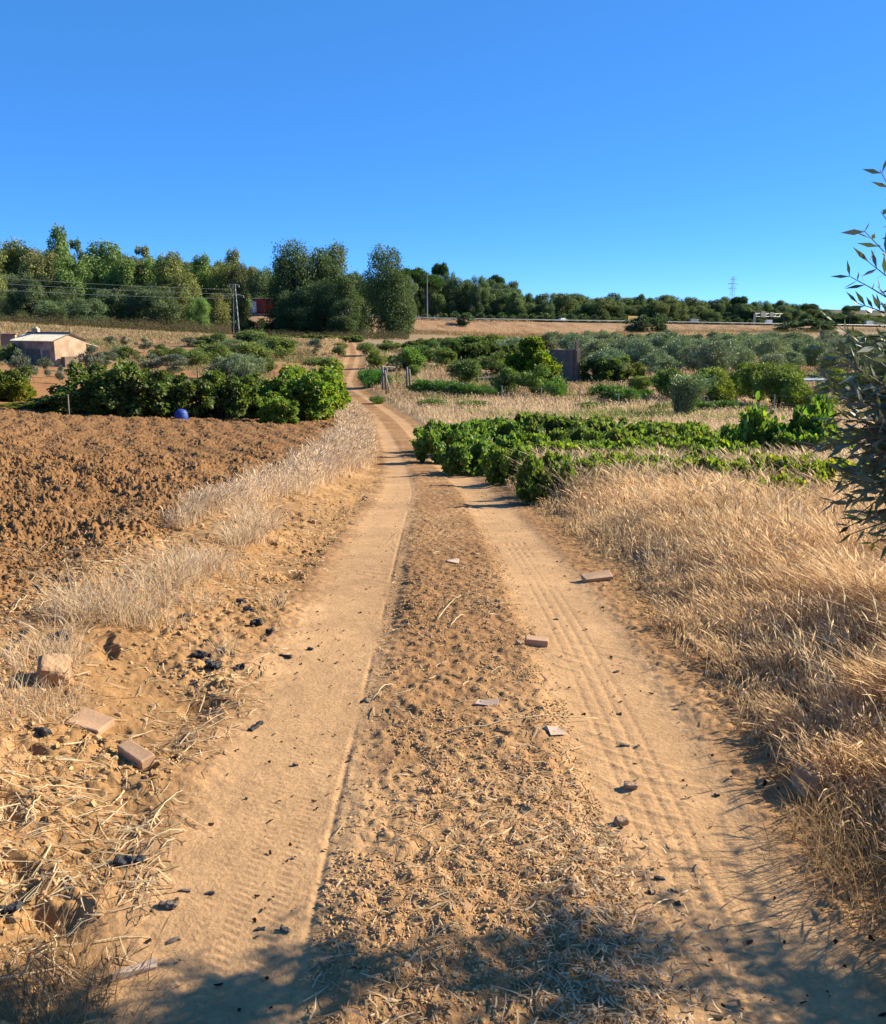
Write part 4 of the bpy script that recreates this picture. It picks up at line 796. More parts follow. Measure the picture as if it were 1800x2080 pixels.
# ------------------------------------------------------------------ sprawling vines in the right foreground
for i, (px, base, top, wp, ti, lab) in enumerate([
 (898, 918, 878, 70, (.9, 1.15, 1.), 'vine at the roadside tip of the vine patch'), (935, 925, 866, 80, (.9, 1.1, 1.), 'dark dense vine just behind the roadside tip'), (985, 918, 860, 80, (.9, 1.1, 1.), 'vine on the far left crest of the patch'), (958, 965, 905, 80, (.95, 1.15, 1.), 'vine spilling onto the right wheel track'), (1005, 958, 890, 80, (1, 1.2, .9), 'vine behind the spilling one'),
 (1045, 915, 857, 80, None, 'vine on the crest, third from the road'), (1100, 915, 853, 84, None, 'vine on the crest with reddish shoots'), (1150, 915, 852, 84, None, 'dark vine on the crest at the middle of the patch'), (1205, 912, 858, 80, None, 'vine on the crest right of the dark one'), (1060, 950, 890, 70, (1.2, 1.3, .9), 'yellow-green vine before the crest'),
 (1108, 1022, 935, 76, (.8, .9, .8), 'isolated small vine in tall grass at the road edge'), (1130, 958, 900, 80, (1.2, 1.3, .9), 'vine mixed with grass, left'), (1190, 965, 905, 84, (1.3, 1.35, .8), 'vine mixed with grass, second'), (1255, 915, 862, 80, None, 'vine on the crest, left of the notch'), (1262, 965, 900, 84, (1.2, 1.3, .8), 'vine mixed with grass, third'),
 (1310, 918, 866, 80, (1.1, 1.2, .8), 'vine on the crest, right of the notch'), (1330, 965, 892, 84, (1.2, 1.25, .8), 'vine mixed with grass, fourth'), (1370, 922, 866, 80, None, 'pale-tipped vine on the crest'), (1400, 970, 895, 84, (1.3, 1.3, .8), 'vine mixed with grass, fifth'), (1435, 925, 872, 80, (1, 1.1, .8), 'vine on the crest left of the tall vine'),
 (1470, 975, 905, 80, (1.1, 1.2, .8), 'leafy vine left of the tall vine, nearer'), (1525, 960, 868, 90, (.9, 1.05, .8), 'vine against the left side of the tall vine'), (1590, 965, 832, 120, (.95, 1.15, .8), 'tallest vine with upright shoots at the right of the patch'), (1650, 970, 880, 90, (1.1, 1.2, .8), 'vine right of the tall vine'), (1600, 1010, 930, 90, (1.4, 1.3, .6), 'yellowing vine with orange leaves below the tall vine'),
 (1530, 1005, 935, 70, (1.2, 1.2, .8), 'small vine in grass below left of the tall vine'), (1680, 1020, 940, 90, (1.4, 1.3, .7), 'yellowing vine near the olive branches, left'), (1750, 1040, 945, 90, (1.5, 1.3, .6), 'yellowing vine near the olive branches, right'), (1740, 975, 900, 90, (1., 1.1, .8), 'green vine behind the olive branches'),
 (905, 940, 880, 70, (.9, 1.1, .9), 'vine hugging the right wheel track below the roadside tip'), (1040, 985, 915, 70, (1.1, 1.2, .9), 'vine behind the isolated small vine'), (1165, 1000, 925, 80, (1.2, 1.2, .8), 'low vine in tall grass right of the isolated vine'), (1230, 1005, 930, 80, (1.3, 1.25, .8), 'low yellowish vine in tall grass, middle of the patch'),
 (1290, 1000, 930, 80, (1.2, 1.2, .8), 'low vine in tall grass, right of middle'), (1350, 1005, 930, 80, (1.1, 1.15, .8), 'low greener vine in tall grass, right of middle'), (1415, 1008, 935, 80, (1.3, 1.25, .7), 'low yellow-tipped vine in tall grass'), (1475, 1015, 940, 80, (1.2, 1.2, .8), 'low vine in tall grass before the tall vine'),
 (1640, 1045, 965, 80, (1.4, 1.25, .6), 'nearest yellow vine in grass left of the olive branches'), (1560, 1040, 975, 70, (1.3, 1.2, .7), 'nearest low vine in grass below the tall vine'), (1160, 940, 878, 80, None, 'vine in the second row behind the grass, left'), (1300, 942, 882, 80, None, 'vine in the second row behind the grass, middle'), (1430, 950, 885, 80, None, 'vine in the second row behind the grass, right'), (1230, 938, 880, 80, (.9, 1., .9), 'dark vine in the second row behind the grass'), (1640, 940, 868, 90, (.9, 1., .8), 'dark vine behind the tall vine')]):
    place_px(LOWV[i % 3], px, base, top - 5 + (3 if base > 945 and px > 1120 and wp < 100 else 0), wp * 1.3, lab, 'vine', 'vines of the right foreground patch', ti, rz=random.choice((0, 3.14)) + random.uniform(-.4, .4))

# ------------------------------------------------------------------ grasses
def grass(name, n, region, hgt, wid, base, label, seed, head=.55, alt=None, pa=.2, leanv=.32, leandir=(-.12, .08), dens=None, clump=False):
    rg = np.random.default_rng(seed); x0, x1, y0, y1 = region
    m = int(n * 3); u = rg.random(m); y = y0 * (y1 / y0) ** u if y0 > 0 else y0 + (y1 - y0) * u   # density falls with distance
    x = rg.uniform(0, 1, m); xa = x0(y); xb = x1(y); x = xa + (xb - xa) * x
    keep = rg.random(m) < dens(x, y); x = x[keep][:n]; y = y[keep][:n]; n = len(x)
    cs_ = np.clip(.16 + .012 * y, .16, 1.2) if clump else None
    ix = np.floor(x / .22); iy = np.floor(y / .22); cx = (ix + h2(ix, iy, seed + 40)) * .22; cy = (iy + h2(ix, iy, seed + 41)) * .22
    if clump: x = cx + (x - cx) * .8; y = cy + (y - cy) * .8
    cl = .45 * fbm(x / .5, y / .5, 2, seed) + .55 * h2(ix, iy, seed + 42)
    rad_ = np.stack([x - cx, y - cy], 1) / .14
    P = np.stack([x, y, H(x, y) - .01], 1); d = np.hypot(x, y)
    h = hgt(x, y) * (.5 + .8 * cl) * rg.uniform(.45, 1.15, n); wd = wid(d) * rg.uniform(.7, 1.3, n)
    la = rg.normal(size=(n, 2)) * leanv + np.array(leandir) + (rad_ * .24 + (np.stack([h2(ix, iy, seed + 43), h2(ix, iy, seed + 44)], 1) - .5) * .55 if clump else 0) + (np.stack([fbm(x / .3, y / .3, 2, seed + 3), fbm(x / .3, y / .3, 2, seed + 4)], 1) - .5) * .3
    c = colvar(base, n, rg, .28, .02, alt, pa) * (.8 + .45 * fbm(x / 1.2, y / 1.2, 2, seed + 8))[:, None]
    V, Fq, cc = blades(P, h, wd, la, rg, head, c)
    o = link(name, np_mesh(name, V, Fq, cc, False, M['straw'])); tag(o, label, 'grass', kind='stuff'); print(name, n); return o
S = lambda x, y: x - xr(y)
vine_mask = lambda x, y: 1 - 0.35 * ss(17, 20, y) * ss(42, 36, y)
grass('dry_grass', 165000, (lambda y: xr(y) + 1.15, lambda y: np.maximum(xr(y) + 2.5, y * .62 + .6), 1.7, 19), lambda x, y: .09 + .30 * ss(1.3, 2.7, S(x, y)) + .10 * fbm(x / 2, y / 2, 2, 5) + .08 * ss(6, 14, y),
      lambda d: .0013 + .00055 * d, (.94, .66, .37), 'tall dry straw-coloured grass covering the right side of the track', 101, alt=(.70, .45, .22), pa=.3,
      clump=True, dens=lambda x, y: ss(1.2, 1.75, S(x, y) + (fbm(x / .5, y / .7, 2, 7) - .5) * .6) * (.35 + .65 * ss(.25, .5, fbm(x / .5, y / .5, 2, 9))))
grass('dry_grass', 130000, (lambda y: xr(y) + 1.5, lambda y: y * .60 + 2, 12, 64), lambda x, y: .40 + .16 * ss(23, 18, y) + .25 * fbm(x / 3, y / 3, 2, 5), lambda d: .00045 * d + .0012, (.82, .60, .38),
      'pale dry meadow grass between the vine patch and the fence', 102, alt=(.33, .27, .10), pa=.2, dens=lambda x, y: ss(1.5, 2.0, S(x, y)) * (.4 + .6 * ss(.3, .55, fbm(x / 1.5, y / 1.5, 2, 13))) * vine_mask(x, y))
grass('dry_grass', 40000, (lambda y: xr(y) + 1.6, lambda y: y * .45 + 2, 62, 135), lambda x, y: .45 + .2 * fbm(x / 5, y / 5, 2, 5), lambda d: .0006 * d, (.62, .44, .27),
      'short dry grass under the orchard trees right of the road', 103, alt=(.30, .20, .08), pa=.3, dens=lambda x, y: ss(1.6, 2.4, S(x, y)) * (.25 + .75 * ss(.4, .6, fbm(x / 4, y / 4, 2, 14))))
grass('dry_grass', 32000, (lambda y: xr(y) - 3.0, lambda y: xr(y) - 1.05, 7.8, 62), lambda x, y: (.34 + .30 * ss(9, 26, y)) * (.6 + .6 * fbm(x / 1.1, y / 1.1, 2, 15)), lambda d: .0020 + .0005 * d, (.84, .64, .42),
      'pale pinkish dry grass strip along the left edge of the track', 104, alt=(.55, .36, .2), pa=.2, leandir=(.1, 0),
      dens=lambda x, y: np.exp(-((S(x, y) + np.interp(y, [8, 12, 20, 40, 60], [2.5, 2.4, 2.2, 2.0, 2.0])) / np.interp(y, [8, 10, 14, 25, 60], [.10, .22, .35, .6, .8])) ** 4) * (.2 + .8 * ss(.35, .55, fbm(x / .9, y / 1.6, 2, 17))))
grass('dry_grass', 22000, (lambda y: xr(y) - 4.2, lambda y: xr(y) - 1.5, 60, 160), lambda x, y: .75 + .3 * fbm(x / 3, y / 3, 2, 15), lambda d: .0006 * d, (.72, .52, .29),
      'tan grass verge left of the road where it bends away', 105, alt=(.45, .30, .12), pa=.3, dens=lambda x, y: .2 + .8 * ss(.4, .5, fbm(x / 3, y / 5, 2, 19)))
grass('dry_grass', 30000, (lambda y: xr(y) - y * .45, lambda y: xr(y) - 4, 58, 168), lambda x, y: .35 + .35 * fbm(x / 5, y / 5, 2, 5), lambda d: .0007 * d, (.42, .33, .17),
      'patchy dry grass between the trees of the left orchard', 106, alt=(.25, .26, .09), pa=.35, dens=lambda x, y: ss(.48, .62, fbm(x / 6, y / 9, 3, 33)))
grass('weeds', 17000, (lambda y: xr(y) + 1.8, lambda y: y * .52 + 2, 46, 130), lambda x, y: .35 + .45 * fbm(x / 5, y / 5, 2, 5), lambda d: .0009 * d, (.20, .29, .08),
      'green weeds mixed into the meadow and the orchard floor', 107, alt=(.34, .34, .10), pa=.4, head=0, dens=lambda x, y: ss(.52, .66, fbm(x / 5, y / 7, 3, 37)) * ss(2, 4, S(x, y)))
def scrub(n, seed, px0, px1, y0, y1, hh, base, alt, name, label):
    rg = np.random.default_rng(seed); y = rg.uniform(y0, y1, n); x = (rg.uniform(px0, px1, n) - 900) / F * y * .98
    k = fbm(x / 2.2, y / 2.2, 3, seed) > .42; x = x[k]; y = y[k]; n = len(x); hv = hh * (.3 + 1.1 * fbm(x / 3, y / 3, 2, seed + 2))
    P = np.stack([x, y, G(x, y) + rg.random(n) ** 1.3 * hv], 1); A = rg.normal(size=(n, 3)) + np.array([0, 0, .8])
    V, Fq = diamonds(P, A, rg.uniform(.25, .5, n), rg.uniform(.06, .16, n), rg); o = link(name, np_mesh(name, V, Fq, np.repeat(colvar(base, n, rg, .35, .06, alt, .4), 4, 0), False, M['straw'])); tag(o, label, 'scrub', kind='stuff')
scrub(60000, 401, -40, 470, 158, 198, 2.3, (.20, .14, .08), (.12, .15, .06), 'scrub', 'brown and green scrub along the foot of the left wood')
scrub(16000, 402, 500, 830, 186, 216, 1.6, (.16, .12, .07), (.10, .13, .05), 'scrub', 'dark scrub under the central eucalyptus clump')
scrub(18000, 403, 800, 1300, 255, 300, 1.2, (.24, .15, .08), (.15, .17, .06), 'scrub', 'low brown scrub at the foot of the tan highway bank')
scrub(60000, 406, 790, 1500, 283, 345, .45, (.80, .52, .30), (.55, .34, .16), 'dry_grass', 'dry tan grass covering the highway bank')
scrub(30000, 407, -40, 700, 120, 170, .35, (.62, .44, .24), (.40, .30, .14), 'dry_grass', 'dry grass on the far strips of the left orchard')
scrub(12000, 404, 1250, 1700, 300, 372, 1.3, (.22, .14, .07), (.14, .17, .06), 'scrub', 'low scrub between the olive grove and the highway')
scrub(22000, 405, 860, 1900, 352, 400, 1.8, (.10, .13, .05), (.14, .12, .06), 'scrub', 'dark undergrowth along the far side of the highway')
grass('dry_grass', 9000, (lambda y: xr(y) + 1.5, lambda y: np.maximum(xr(y) + 2.5, y * .62 + .6), 1.9, 17), lambda x, y: .34 + .34 * ss(1.5, 3, S(x, y)), lambda d: .0012 + .0004 * d, (.92, .72, .44),
      'scattered taller pale stalks standing above the right grass', 108, alt=(.42, .22, .10), pa=.3, leanv=.16, dens=lambda x, y: ss(.45, .6, fbm(x / .8, y / .8, 2, 39)))
# tufts on the near left bank
def tufts(lst, name, label, seed, col=(.92, .72, .47), hm=.30):
    rg = np.random.default_rng(seed); Ps = []
    for px, row, rad, n, hh in lst:
        rad *= .75; hh *= .95; n = int(n * .62)
        x, y, z = gp(px, row); a = rg.random(n) * 6.28; r = rad * np.sqrt(rg.random(n)); Ps.append(np.stack([x + np.cos(a) * r, y + np.sin(a) * r * 1.3, np.full(n, hh), np.cos(a) * r / rad, np.sin(a) * r / rad], 1))
    A = np.concatenate(Ps); n = len(A); P = np.stack([A[:, 0], A[:, 1], H(A[:, 0], A[:, 1]) - .01], 1)
    V, Fq, cc = blades(P, A[:, 2] * rg.uniform(.4, 1.1, n), (.0016 + .0004 * A[:, 1]) * rg.uniform(.7, 1.4, n), A[:, 3:5] * .7 + rg.normal(size=(n, 2)) * .5, rg, .15, colvar(col, n, rg, .3, .02, (.52, .34, .18), .2))
    o = link(name, np_mesh(name, V, Fq, cc, False, M['straw'])); tag(o, label, 'grass', kind='stuff')
tufts([(500, 1100, .22, 500, .34), (530, 1070, .25, 500, .36), (480, 1110, .14, 260, .26), (380, 1175, .20, 420, .28), (420, 1155, .18, 300, .25), (330, 1200, .20, 300, .26), (200, 1250, .26, 460, .30), (260, 1240, .22, 400, .28), (290, 1260, .2, 260, .26), (150, 1240, .2, 300, .26), (350, 1190, .15, 200, .3),
       (100, 1345, .22, 420, .22), (130, 1330, .14, 200, .2), (60, 1440, .25, 460, .14), (120, 1430, .2, 250, .12), (20, 1430, .2, 300, .14), (600, 1000, .3, 300, .4), (640, 950, .4, 400, .5), (450, 1330, .14, 160, .13), (560, 1230, .15, 160, .12), (330, 1270, .2, 200, .14), (400, 1230, .2, 220, .15), (480, 1170, .2, 220, .16)], 'dry_grass', 'pale dry tufts on the near left bank beside the ploughed field', 111)
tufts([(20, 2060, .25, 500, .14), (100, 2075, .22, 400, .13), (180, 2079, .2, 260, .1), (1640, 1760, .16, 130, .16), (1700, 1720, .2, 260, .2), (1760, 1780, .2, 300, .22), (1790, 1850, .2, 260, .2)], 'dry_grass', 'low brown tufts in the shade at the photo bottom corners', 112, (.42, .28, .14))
# straw litter lying on the soil
def litter(n, seed, region, dens, Lr, Wr, base, alt, pa, name, label, cat, lift=.012, curl=.35):
    rg = np.random.default_rng(seed); x0, x1, y0, y1 = region; m = n * 5; y = y0 * (y1 / y0) ** rg.random(m); x = x0(y) + (x1(y) - x0(y)) * rg.random(m)
    k = rg.random(m) < dens(x, y); x = x[k][:n]; y = y[k][:n]; n = len(x); a = rg.random(n) * math.pi * 2; L_ = rg.uniform(*Lr, n) * rg.uniform(.3, 1, n); W_ = rg.uniform(*Wr, n) * (1 + .12 * y)
    cu = rg.normal(size=n) * curl; V = []
    P0 = np.stack([x, y], 1)
    cs = []
    for j, t in enumerate((-.5, 0, .5)):
        p = P0 + np.stack([np.cos(a + cu * t), np.sin(a + cu * t)], 1) * (L_ * t)[:, None]; z = H(p[:, 0], p[:, 1]) + rg.uniform(.002, lift, n); cs.append(np.concatenate([p, z[:, None]], 1))
    zc = np.maximum(cs[1][:, 2], (cs[0][:, 2] + cs[2][:, 2]) / 2); cs[1][:, 2] = zc
    nn = np.stack([-np.sin(a), np.cos(a), rg.normal(size=n) * .35], 1) * (W_ * .5)[:, None]
    V = np.stack([cs[0] - nn, cs[0] + nn, cs[1] - nn, cs[1] + nn, cs[2] - nn * .5, cs[2] + nn * .5], 1).reshape(-1, 3); i = np.arange(n)[:, None] * 6
    Fq = np.concatenate([i + np.array([[0, 1, 3, 2]]), i + np.array([[2, 3, 5, 4]])]); c = np.repeat(colvar(base, n, rg, .3, .02, alt, pa), 6, 0)
    o = link(name, np_mesh(name, V, Fq, c, False, M['straw'])); tag(o, label, cat, kind='stuff')
litter(9000, 201, (lambda y: xr(y) - np.minimum(3.2, 1.9 + y * .2), lambda y: xr(y) - .95, 1.6, 22), lambda x, y: .25 + .75 * ss(.45, .6, fbm(x / .5, y / .5, 3, 23)), (.04, .22), (.0018, .0042), (.95, .76, .48), (.66, .45, .24), .4, 'straw_litter', 'broken straw scattered over the left verge', 'straw')
litter(4200, 202, (lambda y: xr(y) - .45, lambda y: xr(y) + .45, 1.7, 20), lambda x, y: .12 + .88 * ss(.52, .66, fbm(x / .35, y / .7, 3, 25)), (.02, .13), (.0018, .0042), (.92, .72, .46), (.62, .42, .22), .5, 'straw_litter', 'broken straw scattered along the crest between the wheel tracks', 'straw')
litter(1150, 203, (lambda y: xr(y) + .15, lambda y: xr(y) + .75, 1.8, 2.75), lambda x, y: np.exp(-(((S(x, y) - .36) / .20) ** 2)) * (y < 2.7), (.02, .055), (.0022, .0045), (.98, .78, .52), (.7, .5, .3), .3, 'straw_litter', 'thick pale straw chips strewn at the shadow edge in the foreground', 'straw', .02)
litter(11000, 204, (lambda y: xr(y) + 1.0, lambda y: xr(y) + 1.9, 1.7, 14), lambda x, y: ss(1.0, 1.4, S(x, y)), (.03, .16), (.002, .004), (.70, .48, .25), (.45, .29, .14), .5, 'straw_litter', 'brown straw lying under the edge of the right grass', 'straw')
litter(6000, 205, (lambda y: xr(y) - 2.6 - y * .45, lambda y: xr(y) - 2.5, 4.5, 40), lambda x, y: .1 + .9 * ss(.5, .65, fbm(x / .8, y / .8, 3, 27)), (.05, .2), (.002, .0045), (.66, .50, .32), (.45, .30, .15), .5, 'straw_litter', 'thin straw scattered over the ploughed field', 'straw', .03)
litter(750, 206, (lambda y: xr(y) - 1.2, lambda y: xr(y) + 1.2, 1.7, 16), lambda x, y: .3 + .7 * (np.abs(S(x, y)) > .45), (.008, .032), (.003, .009), (.05, .035, .03), (.14, .08, .05), .4, 'leaf_litter', 'small dark dead leaves and charcoal bits on the wheel tracks', 'leaf litter', .008, .5)
# clods
def rocks(n, seed, region, dens, sr, base, name, label, cat, squash=.7, far=.0):
    rg = np.random.default_rng(seed); x0, x1, y0, y1 = region; m = n * 5; y = y0 * (y1 / y0) ** rg.random(m); x = x0(y) + (x1(y) - x0(y)) * rg.random(m)
    k = rg.random(m) < dens(x, y); x = x[k][:n]; y = y[k][:n]; n = len(x)
    T = (1 + 5 ** .5) / 2; iv = norm(np.array([(-1, T, 0), (1, T, 0), (-1, -T, 0), (1, -T, 0), (0, -1, T), (0, 1, T), (0, -1, -T), (0, 1, -T), (T, 0, -1), (T, 0, 1), (-T, 0, -1), (-T, 0, 1)], float))
    fi = np.array([(0, 11, 5), (0, 5, 1), (0, 1, 7), (0, 7, 10), (0, 10, 11), (1, 5, 9), (5, 11, 4), (11, 10, 2), (10, 7, 6), (7, 1, 8), (3, 9, 4), (3, 4, 2), (3, 2, 6), (3, 6, 8), (3, 8, 9), (4, 9, 5), (2, 4, 11), (6, 2, 10), (8, 6, 7), (9, 8, 1)])
    s_ = (sr[0] + (sr[1] - sr[0]) * rg.random(n) ** 2.5) * (1 + far * y); V = iv[None] * (1 + rg.uniform(-.38, .38, (n, 12, 1))) * s_[:, None, None] * rg.uniform(.6, 1.3, (n, 1, 3)); V[:, :, 2] *= squash
    V += np.stack([x, y, H(x, y) + s_ * .15], 1)[:, None]; Fq = (np.arange(n)[:, None, None] * 12 + fi[None]).reshape(-1, 3)
    o = link(name, np_mesh(name, V.reshape(-1, 3), Fq, np.repeat(colvar(base, n, rg, .22, .03), 12, 0), False, M['soil'])); tag(o, label, cat, kind='stuff')
rocks(34000, 301, (lambda y: xr(y) - 2.7 - y * .47, lambda y: xr(y) - 2.5, 4.3, 42), lambda x, y: .25 + .75 * ss(.4, .6, fbm(x / .7, y / .7, 2, 29)), (.006, .024), (.39, .205, .08), 'soil_clods', 'turned clods of ochre soil strewn over the ploughed field', 'soil', far=.010)
rocks(9000, 302, (lambda y: xr(y) - 2.6, lambda y: xr(y) - 1.1, 1.6, 12), lambda x, y: .2 + .8 * ss(.45, .6, fbm(x / .4, y / .4, 2, 31)), (.004, .018), (.58, .35, .16), 'soil_clods', 'small crumbs of soil on the left verge', 'soil')
rocks(26000, 303, (lambda y: xr(y) - .46, lambda y: xr(y) + .46, 1.7, 10), lambda x, y: .2 + .8 * ss(.4, .55, fbm(x / .3, y / .3, 2, 33)), (.002, .008), (.60, .36, .17), 'soil_clods', 'loose crumbs of soil between the wheel tracks', 'soil')

# ------------------------------------------------------------------ bricks, stones, charred scraps
def hz_(x, y): return float(H(x, y)[0])
def lump(name, px, row, dim, rz, mat, label, cat, tilt=(0, 0), jit=.0, bevel=.006, sink=.12, sub=0, rough=0.0):
    x, y, z = gp(px, row); z = hz_(x, y); m = MB(); m.box((0, 0, 0), dim, jit=jit)
    o = m.obj(name, mat, None, loc=(x, y, z + dim[2] * (.5 - sink))); o.rotation_euler = (tilt[0], tilt[1], rz)
    if sub:
        bm_ = o.modifiers.new('b', 'BEVEL'); bm_.width = min(dim) * .22; bm_.segments = 2
        s_ = o.modifiers.new('s', 'SUBSURF'); s_.levels = s_.render_levels = sub; s_.subdivision_type = 'SIMPLE'
        tx = bpy.data.textures.new(name + '_tex', 'CLOUDS'); tx.noise_scale = max(dim) * .35; dd = o.modifiers.new('d', 'DISPLACE'); dd.texture = tx; dd.strength = rough
    else:
        bm_ = o.modifiers.new('b', 'BEVEL'); bm_.width = bevel; bm_.segments = 2
    return tag(o, label, cat)
lump('brick', 1090, 1307, (.125, .075, .045), R(-6), M['brick'], 'pink brick lying between the tracks beside the right wheel track', 'brick', (.05, .08), .004)
lump('brick', 277, 1547, (.16, .065, .05), R(-38), M['brick'], 'narrow red brick on the left verge, nearest of the bricks', 'brick', (.15, .1), .004)
lump('brick', 185, 1470, (.16, .11, .04), R(-18), M['brick'], 'flat half brick on the left verge below the big stone', 'brick', (.1, .12), .006)
lump('brick', 1212, 1182, (.22, .13, .05), R(8), M['brick'], 'flat brown slab at the edge of the right grass', 'brick', (.1, -.1), .01)
lump('stone', 112, 1388, (.145, .12, .13), R(30), M['stone'], 'large angular sandy stone on the left bank by the dry tufts', 'stone', (.5, .3), .02, sub=3, rough=.03)
lump('stone', 1655, 1608, (.15, .12, .11), R(20), M['stone'], 'rounded brown stone under the grass at the lower right', 'stone', (.15, .1), .015, sub=3, rough=.04)
lump('tile_piece', 988, 1432, (.105, .055, .012), R(-12), M['tile'], 'pale flat tile piece in the middle of the track', 'tile', (.04, .0), .012, .002)
lump('tile_piece', 1128, 1488, (.075, .05, .012), R(15), M['tile'], 'cream flat tile shard left of the right wheel track', 'tile', (.05, .05), .012, .002)
lump('tile_piece', 920, 1146, (.11, .08, .018), R(15), M['tile'], 'flat tan shard on the crest further up the track', 'tile', (.05, .05), .015, .002)
lump('tile_piece', 275, 1965, (.10, .035, .015), R(22), M['tile'], 'pale flat stone flake at the lower left in the shade edge', 'tile', (.1, .1), .01, .002)
lump('stone', 1058, 1312, (.04, .03, .02), R(20), M['stone'], 'tiny stone left of the brick between the tracks', 'stone', (.1, .1), .005, sub=2, rough=.01)
lump('stone', 1262, 1668, (.045, .03, .025), R(20), M['stone'], 'small pale stone on the right wheel track nearest the camera', 'stone', (.1, .1), .005, sub=2, rough=.01)
lump('stone', 1280, 1597, (.05, .03, .025), R(-10), M['stone'], 'small dark-topped stone on the right wheel track', 'stone', (.1, .1), .005, sub=2, rough=.01)
lump('stone', 1600, 1560, (.05, .03, .025), R(-10), M['stone'], 'small stone at the foot of the right grass', 'stone', (.1, .1), .005, sub=2, rough=.01)
lump('stone', 635, 1058, (.10, .07, .08), R(-10), M['stone'], 'dark clod-like stone on the upper left verge', 'stone', (.1, .1), .01, sub=2, rough=.03)
CH = [(490, 1228, .13, .05, -50, 'charred scrap highest in the black trail'), (505, 1250, .14, .05, -40, 'long charred scrap in the black trail'), (522, 1278, .09, .07, 10, 'curled charred lump at the foot of the black trail'), (550, 1285, .08, .04, -10, 'greyish charred flake right of the black trail'),
      (376, 1262, .08, .06, 10, 'lone charred scrap left of the black trail'), (580, 1332, .13, .025, -35, 'thin charred stick at the edge of the left wheel track'), (405, 1335, .13, .10, -40, 'burnt nest-like black patch below the black trail'), (430, 1365, .10, .07, 0, 'shiny crumpled black lump below the burnt patch'),
      (488, 1368, .06, .05, 30, 'small charred lump right of the crumpled one'), (630, 1318, .045, .03, 0, 'small dark block at the left track edge'), (520, 1472, .12, .03, 65, 'grey charred stick on the left wheel track edge'), (85, 1500, .11, .05, -30, 'charred scrap below the flat half brick'),
      (260, 1752, .13, .055, 5, 'crumpled black plastic scrap on the lower left verge'), (20, 1848, .10, .06, 10, 'black scrap at the left edge of the photo'), (340, 1835, .07, .035, 0, 'dark brown bark lump on the left wheel track'), (352, 1902, .05, .02, 30, 'curled dark leaf below the bark lump'), (375, 1802, .05, .015, 0, 'flat dark chip above the bark lump, left'),
      (427, 1806, .04, .015, 0, 'flat dark chip above the bark lump, right'), (150, 1878, .05, .03, 60, 'black scrap in straw near the lower left corner'), (120, 1290, .12, .10, 20, 'dark scrap in the hollow under the left tufts'), (1130, 1255, .045, .03, 0, 'black clod on the upper right wheel track'),
      (1252, 1362, .04, .02, 30, 'small black chip mid right wheel track'), (1258, 1448, .035, .025, 0, 'dark chip on the right wheel track further down'), (1270, 1510, .06, .02, -10, 'curled bark strip on the right wheel track'), (1340, 1778, .05, .014, -5, 'dark stick on the lower right track, upper'), (1370, 1805, .05, .008, -35, 'thin twig on the lower right track'),
      (1325, 1808, .03, .022, 0, 'dark pebble on the lower right track, left'), (1378, 1830, .022, .018, 0, 'dark pebble on the lower right track, right'), (530, 1880, .035, .015, 0, 'dark chip in the middle of the left wheel track'), (580, 1885, .04, .025, -20, 'brown chip right of the left track middle'), (600, 1550, .03, .015, 0, 'black chip on the left track, higher up'), (907, 1000, .14, .02, -60, 'dark stick on the crest far up the track'), (1458, 1612, .03, .02, 0, 'dark pebble in the right wheel track shade')]
for px, row, a, b, rz, lab in CH:
    big = a > .06; a *= .68; b *= .62
    lump('charred_scrap', px, row, (a, b, min(b, .035) * (.9 if big else .7)), R(rz), M['char'] if 'brown' not in lab and 'bark' not in lab else M['bark'], lab, 'scrap', (random.uniform(-.2, .2), random.uniform(-.2, .2)), b * .2, sub=3 if big else 2, rough=b * .9, sink=.15)
# long loose straws and twigs
def stick(px0, r0, px1, r1, rad, mat, lab, cat, hgt=.03, name='straw_stalk'):
    a = Vector(gp(px0, r0)); b = Vector(gp(px1, r1)); m = MB(); pts = []
    for i in range(9):
        t = i / 8; p = a.lerp(b, t); pts.append((p.x - a.x + random.uniform(-.006, .006), p.y - a.y + random.uniform(-.006, .006), hz_(p.x, p.y) - a.z + .006 + hgt * math.sin(math.pi * t)))
    m.tube(pts, [rad * (1 - .5 * i / 8) for i in range(9)], 5); tag(m.obj(name, mat, None, True, loc=a), lab, cat)
ST = mat_plain('straw_stalk', (.70, .52, .27), .7, .2, 8, bump=0)
for s_ in [(905, 1498, 1215, 1456, .004, 'long straw stalk crossing the right side of the crest'), (755, 1425, 800, 1400, .004, 'pale bent stalk at the right edge of the left track'), (795, 1440, 868, 1500, .004, 'stalk curving below the pale bent one'), (890, 1265, 935, 1215, .004, 'forked pale stalk on the crest'), (915, 1280, 945, 1255, .004, 'short stalk below the forked one'), (300, 1690, 370, 1610, .003, 'curved straw at the lower left verge, upper'), (290, 1730, 375, 1690, .003, 'straight straw at the lower left verge, lower'),
           (60, 1630, 130, 1610, .0035, 'angled pale stalk on the lower left bank'), (50, 1680, 92, 1625, .0035, 'pale stalk crossing the angled one'), (20, 1250, 62, 1215, .006, 'thick pale stalk at the left edge near the field'), (75, 1240, 105, 1220, .006, 'second thick pale stalk near the left edge'), (270, 1560, 365, 1568, .003, 'straw just below the narrow red brick'), (110, 1900, 112, 1990, .003, 'upright bent straw in the lower left corner'), (40, 1990, 120, 1930, .003, 'slanting straw in the lower left corner')]:
    stick(*s_[:5], ST, s_[5], 'straw')

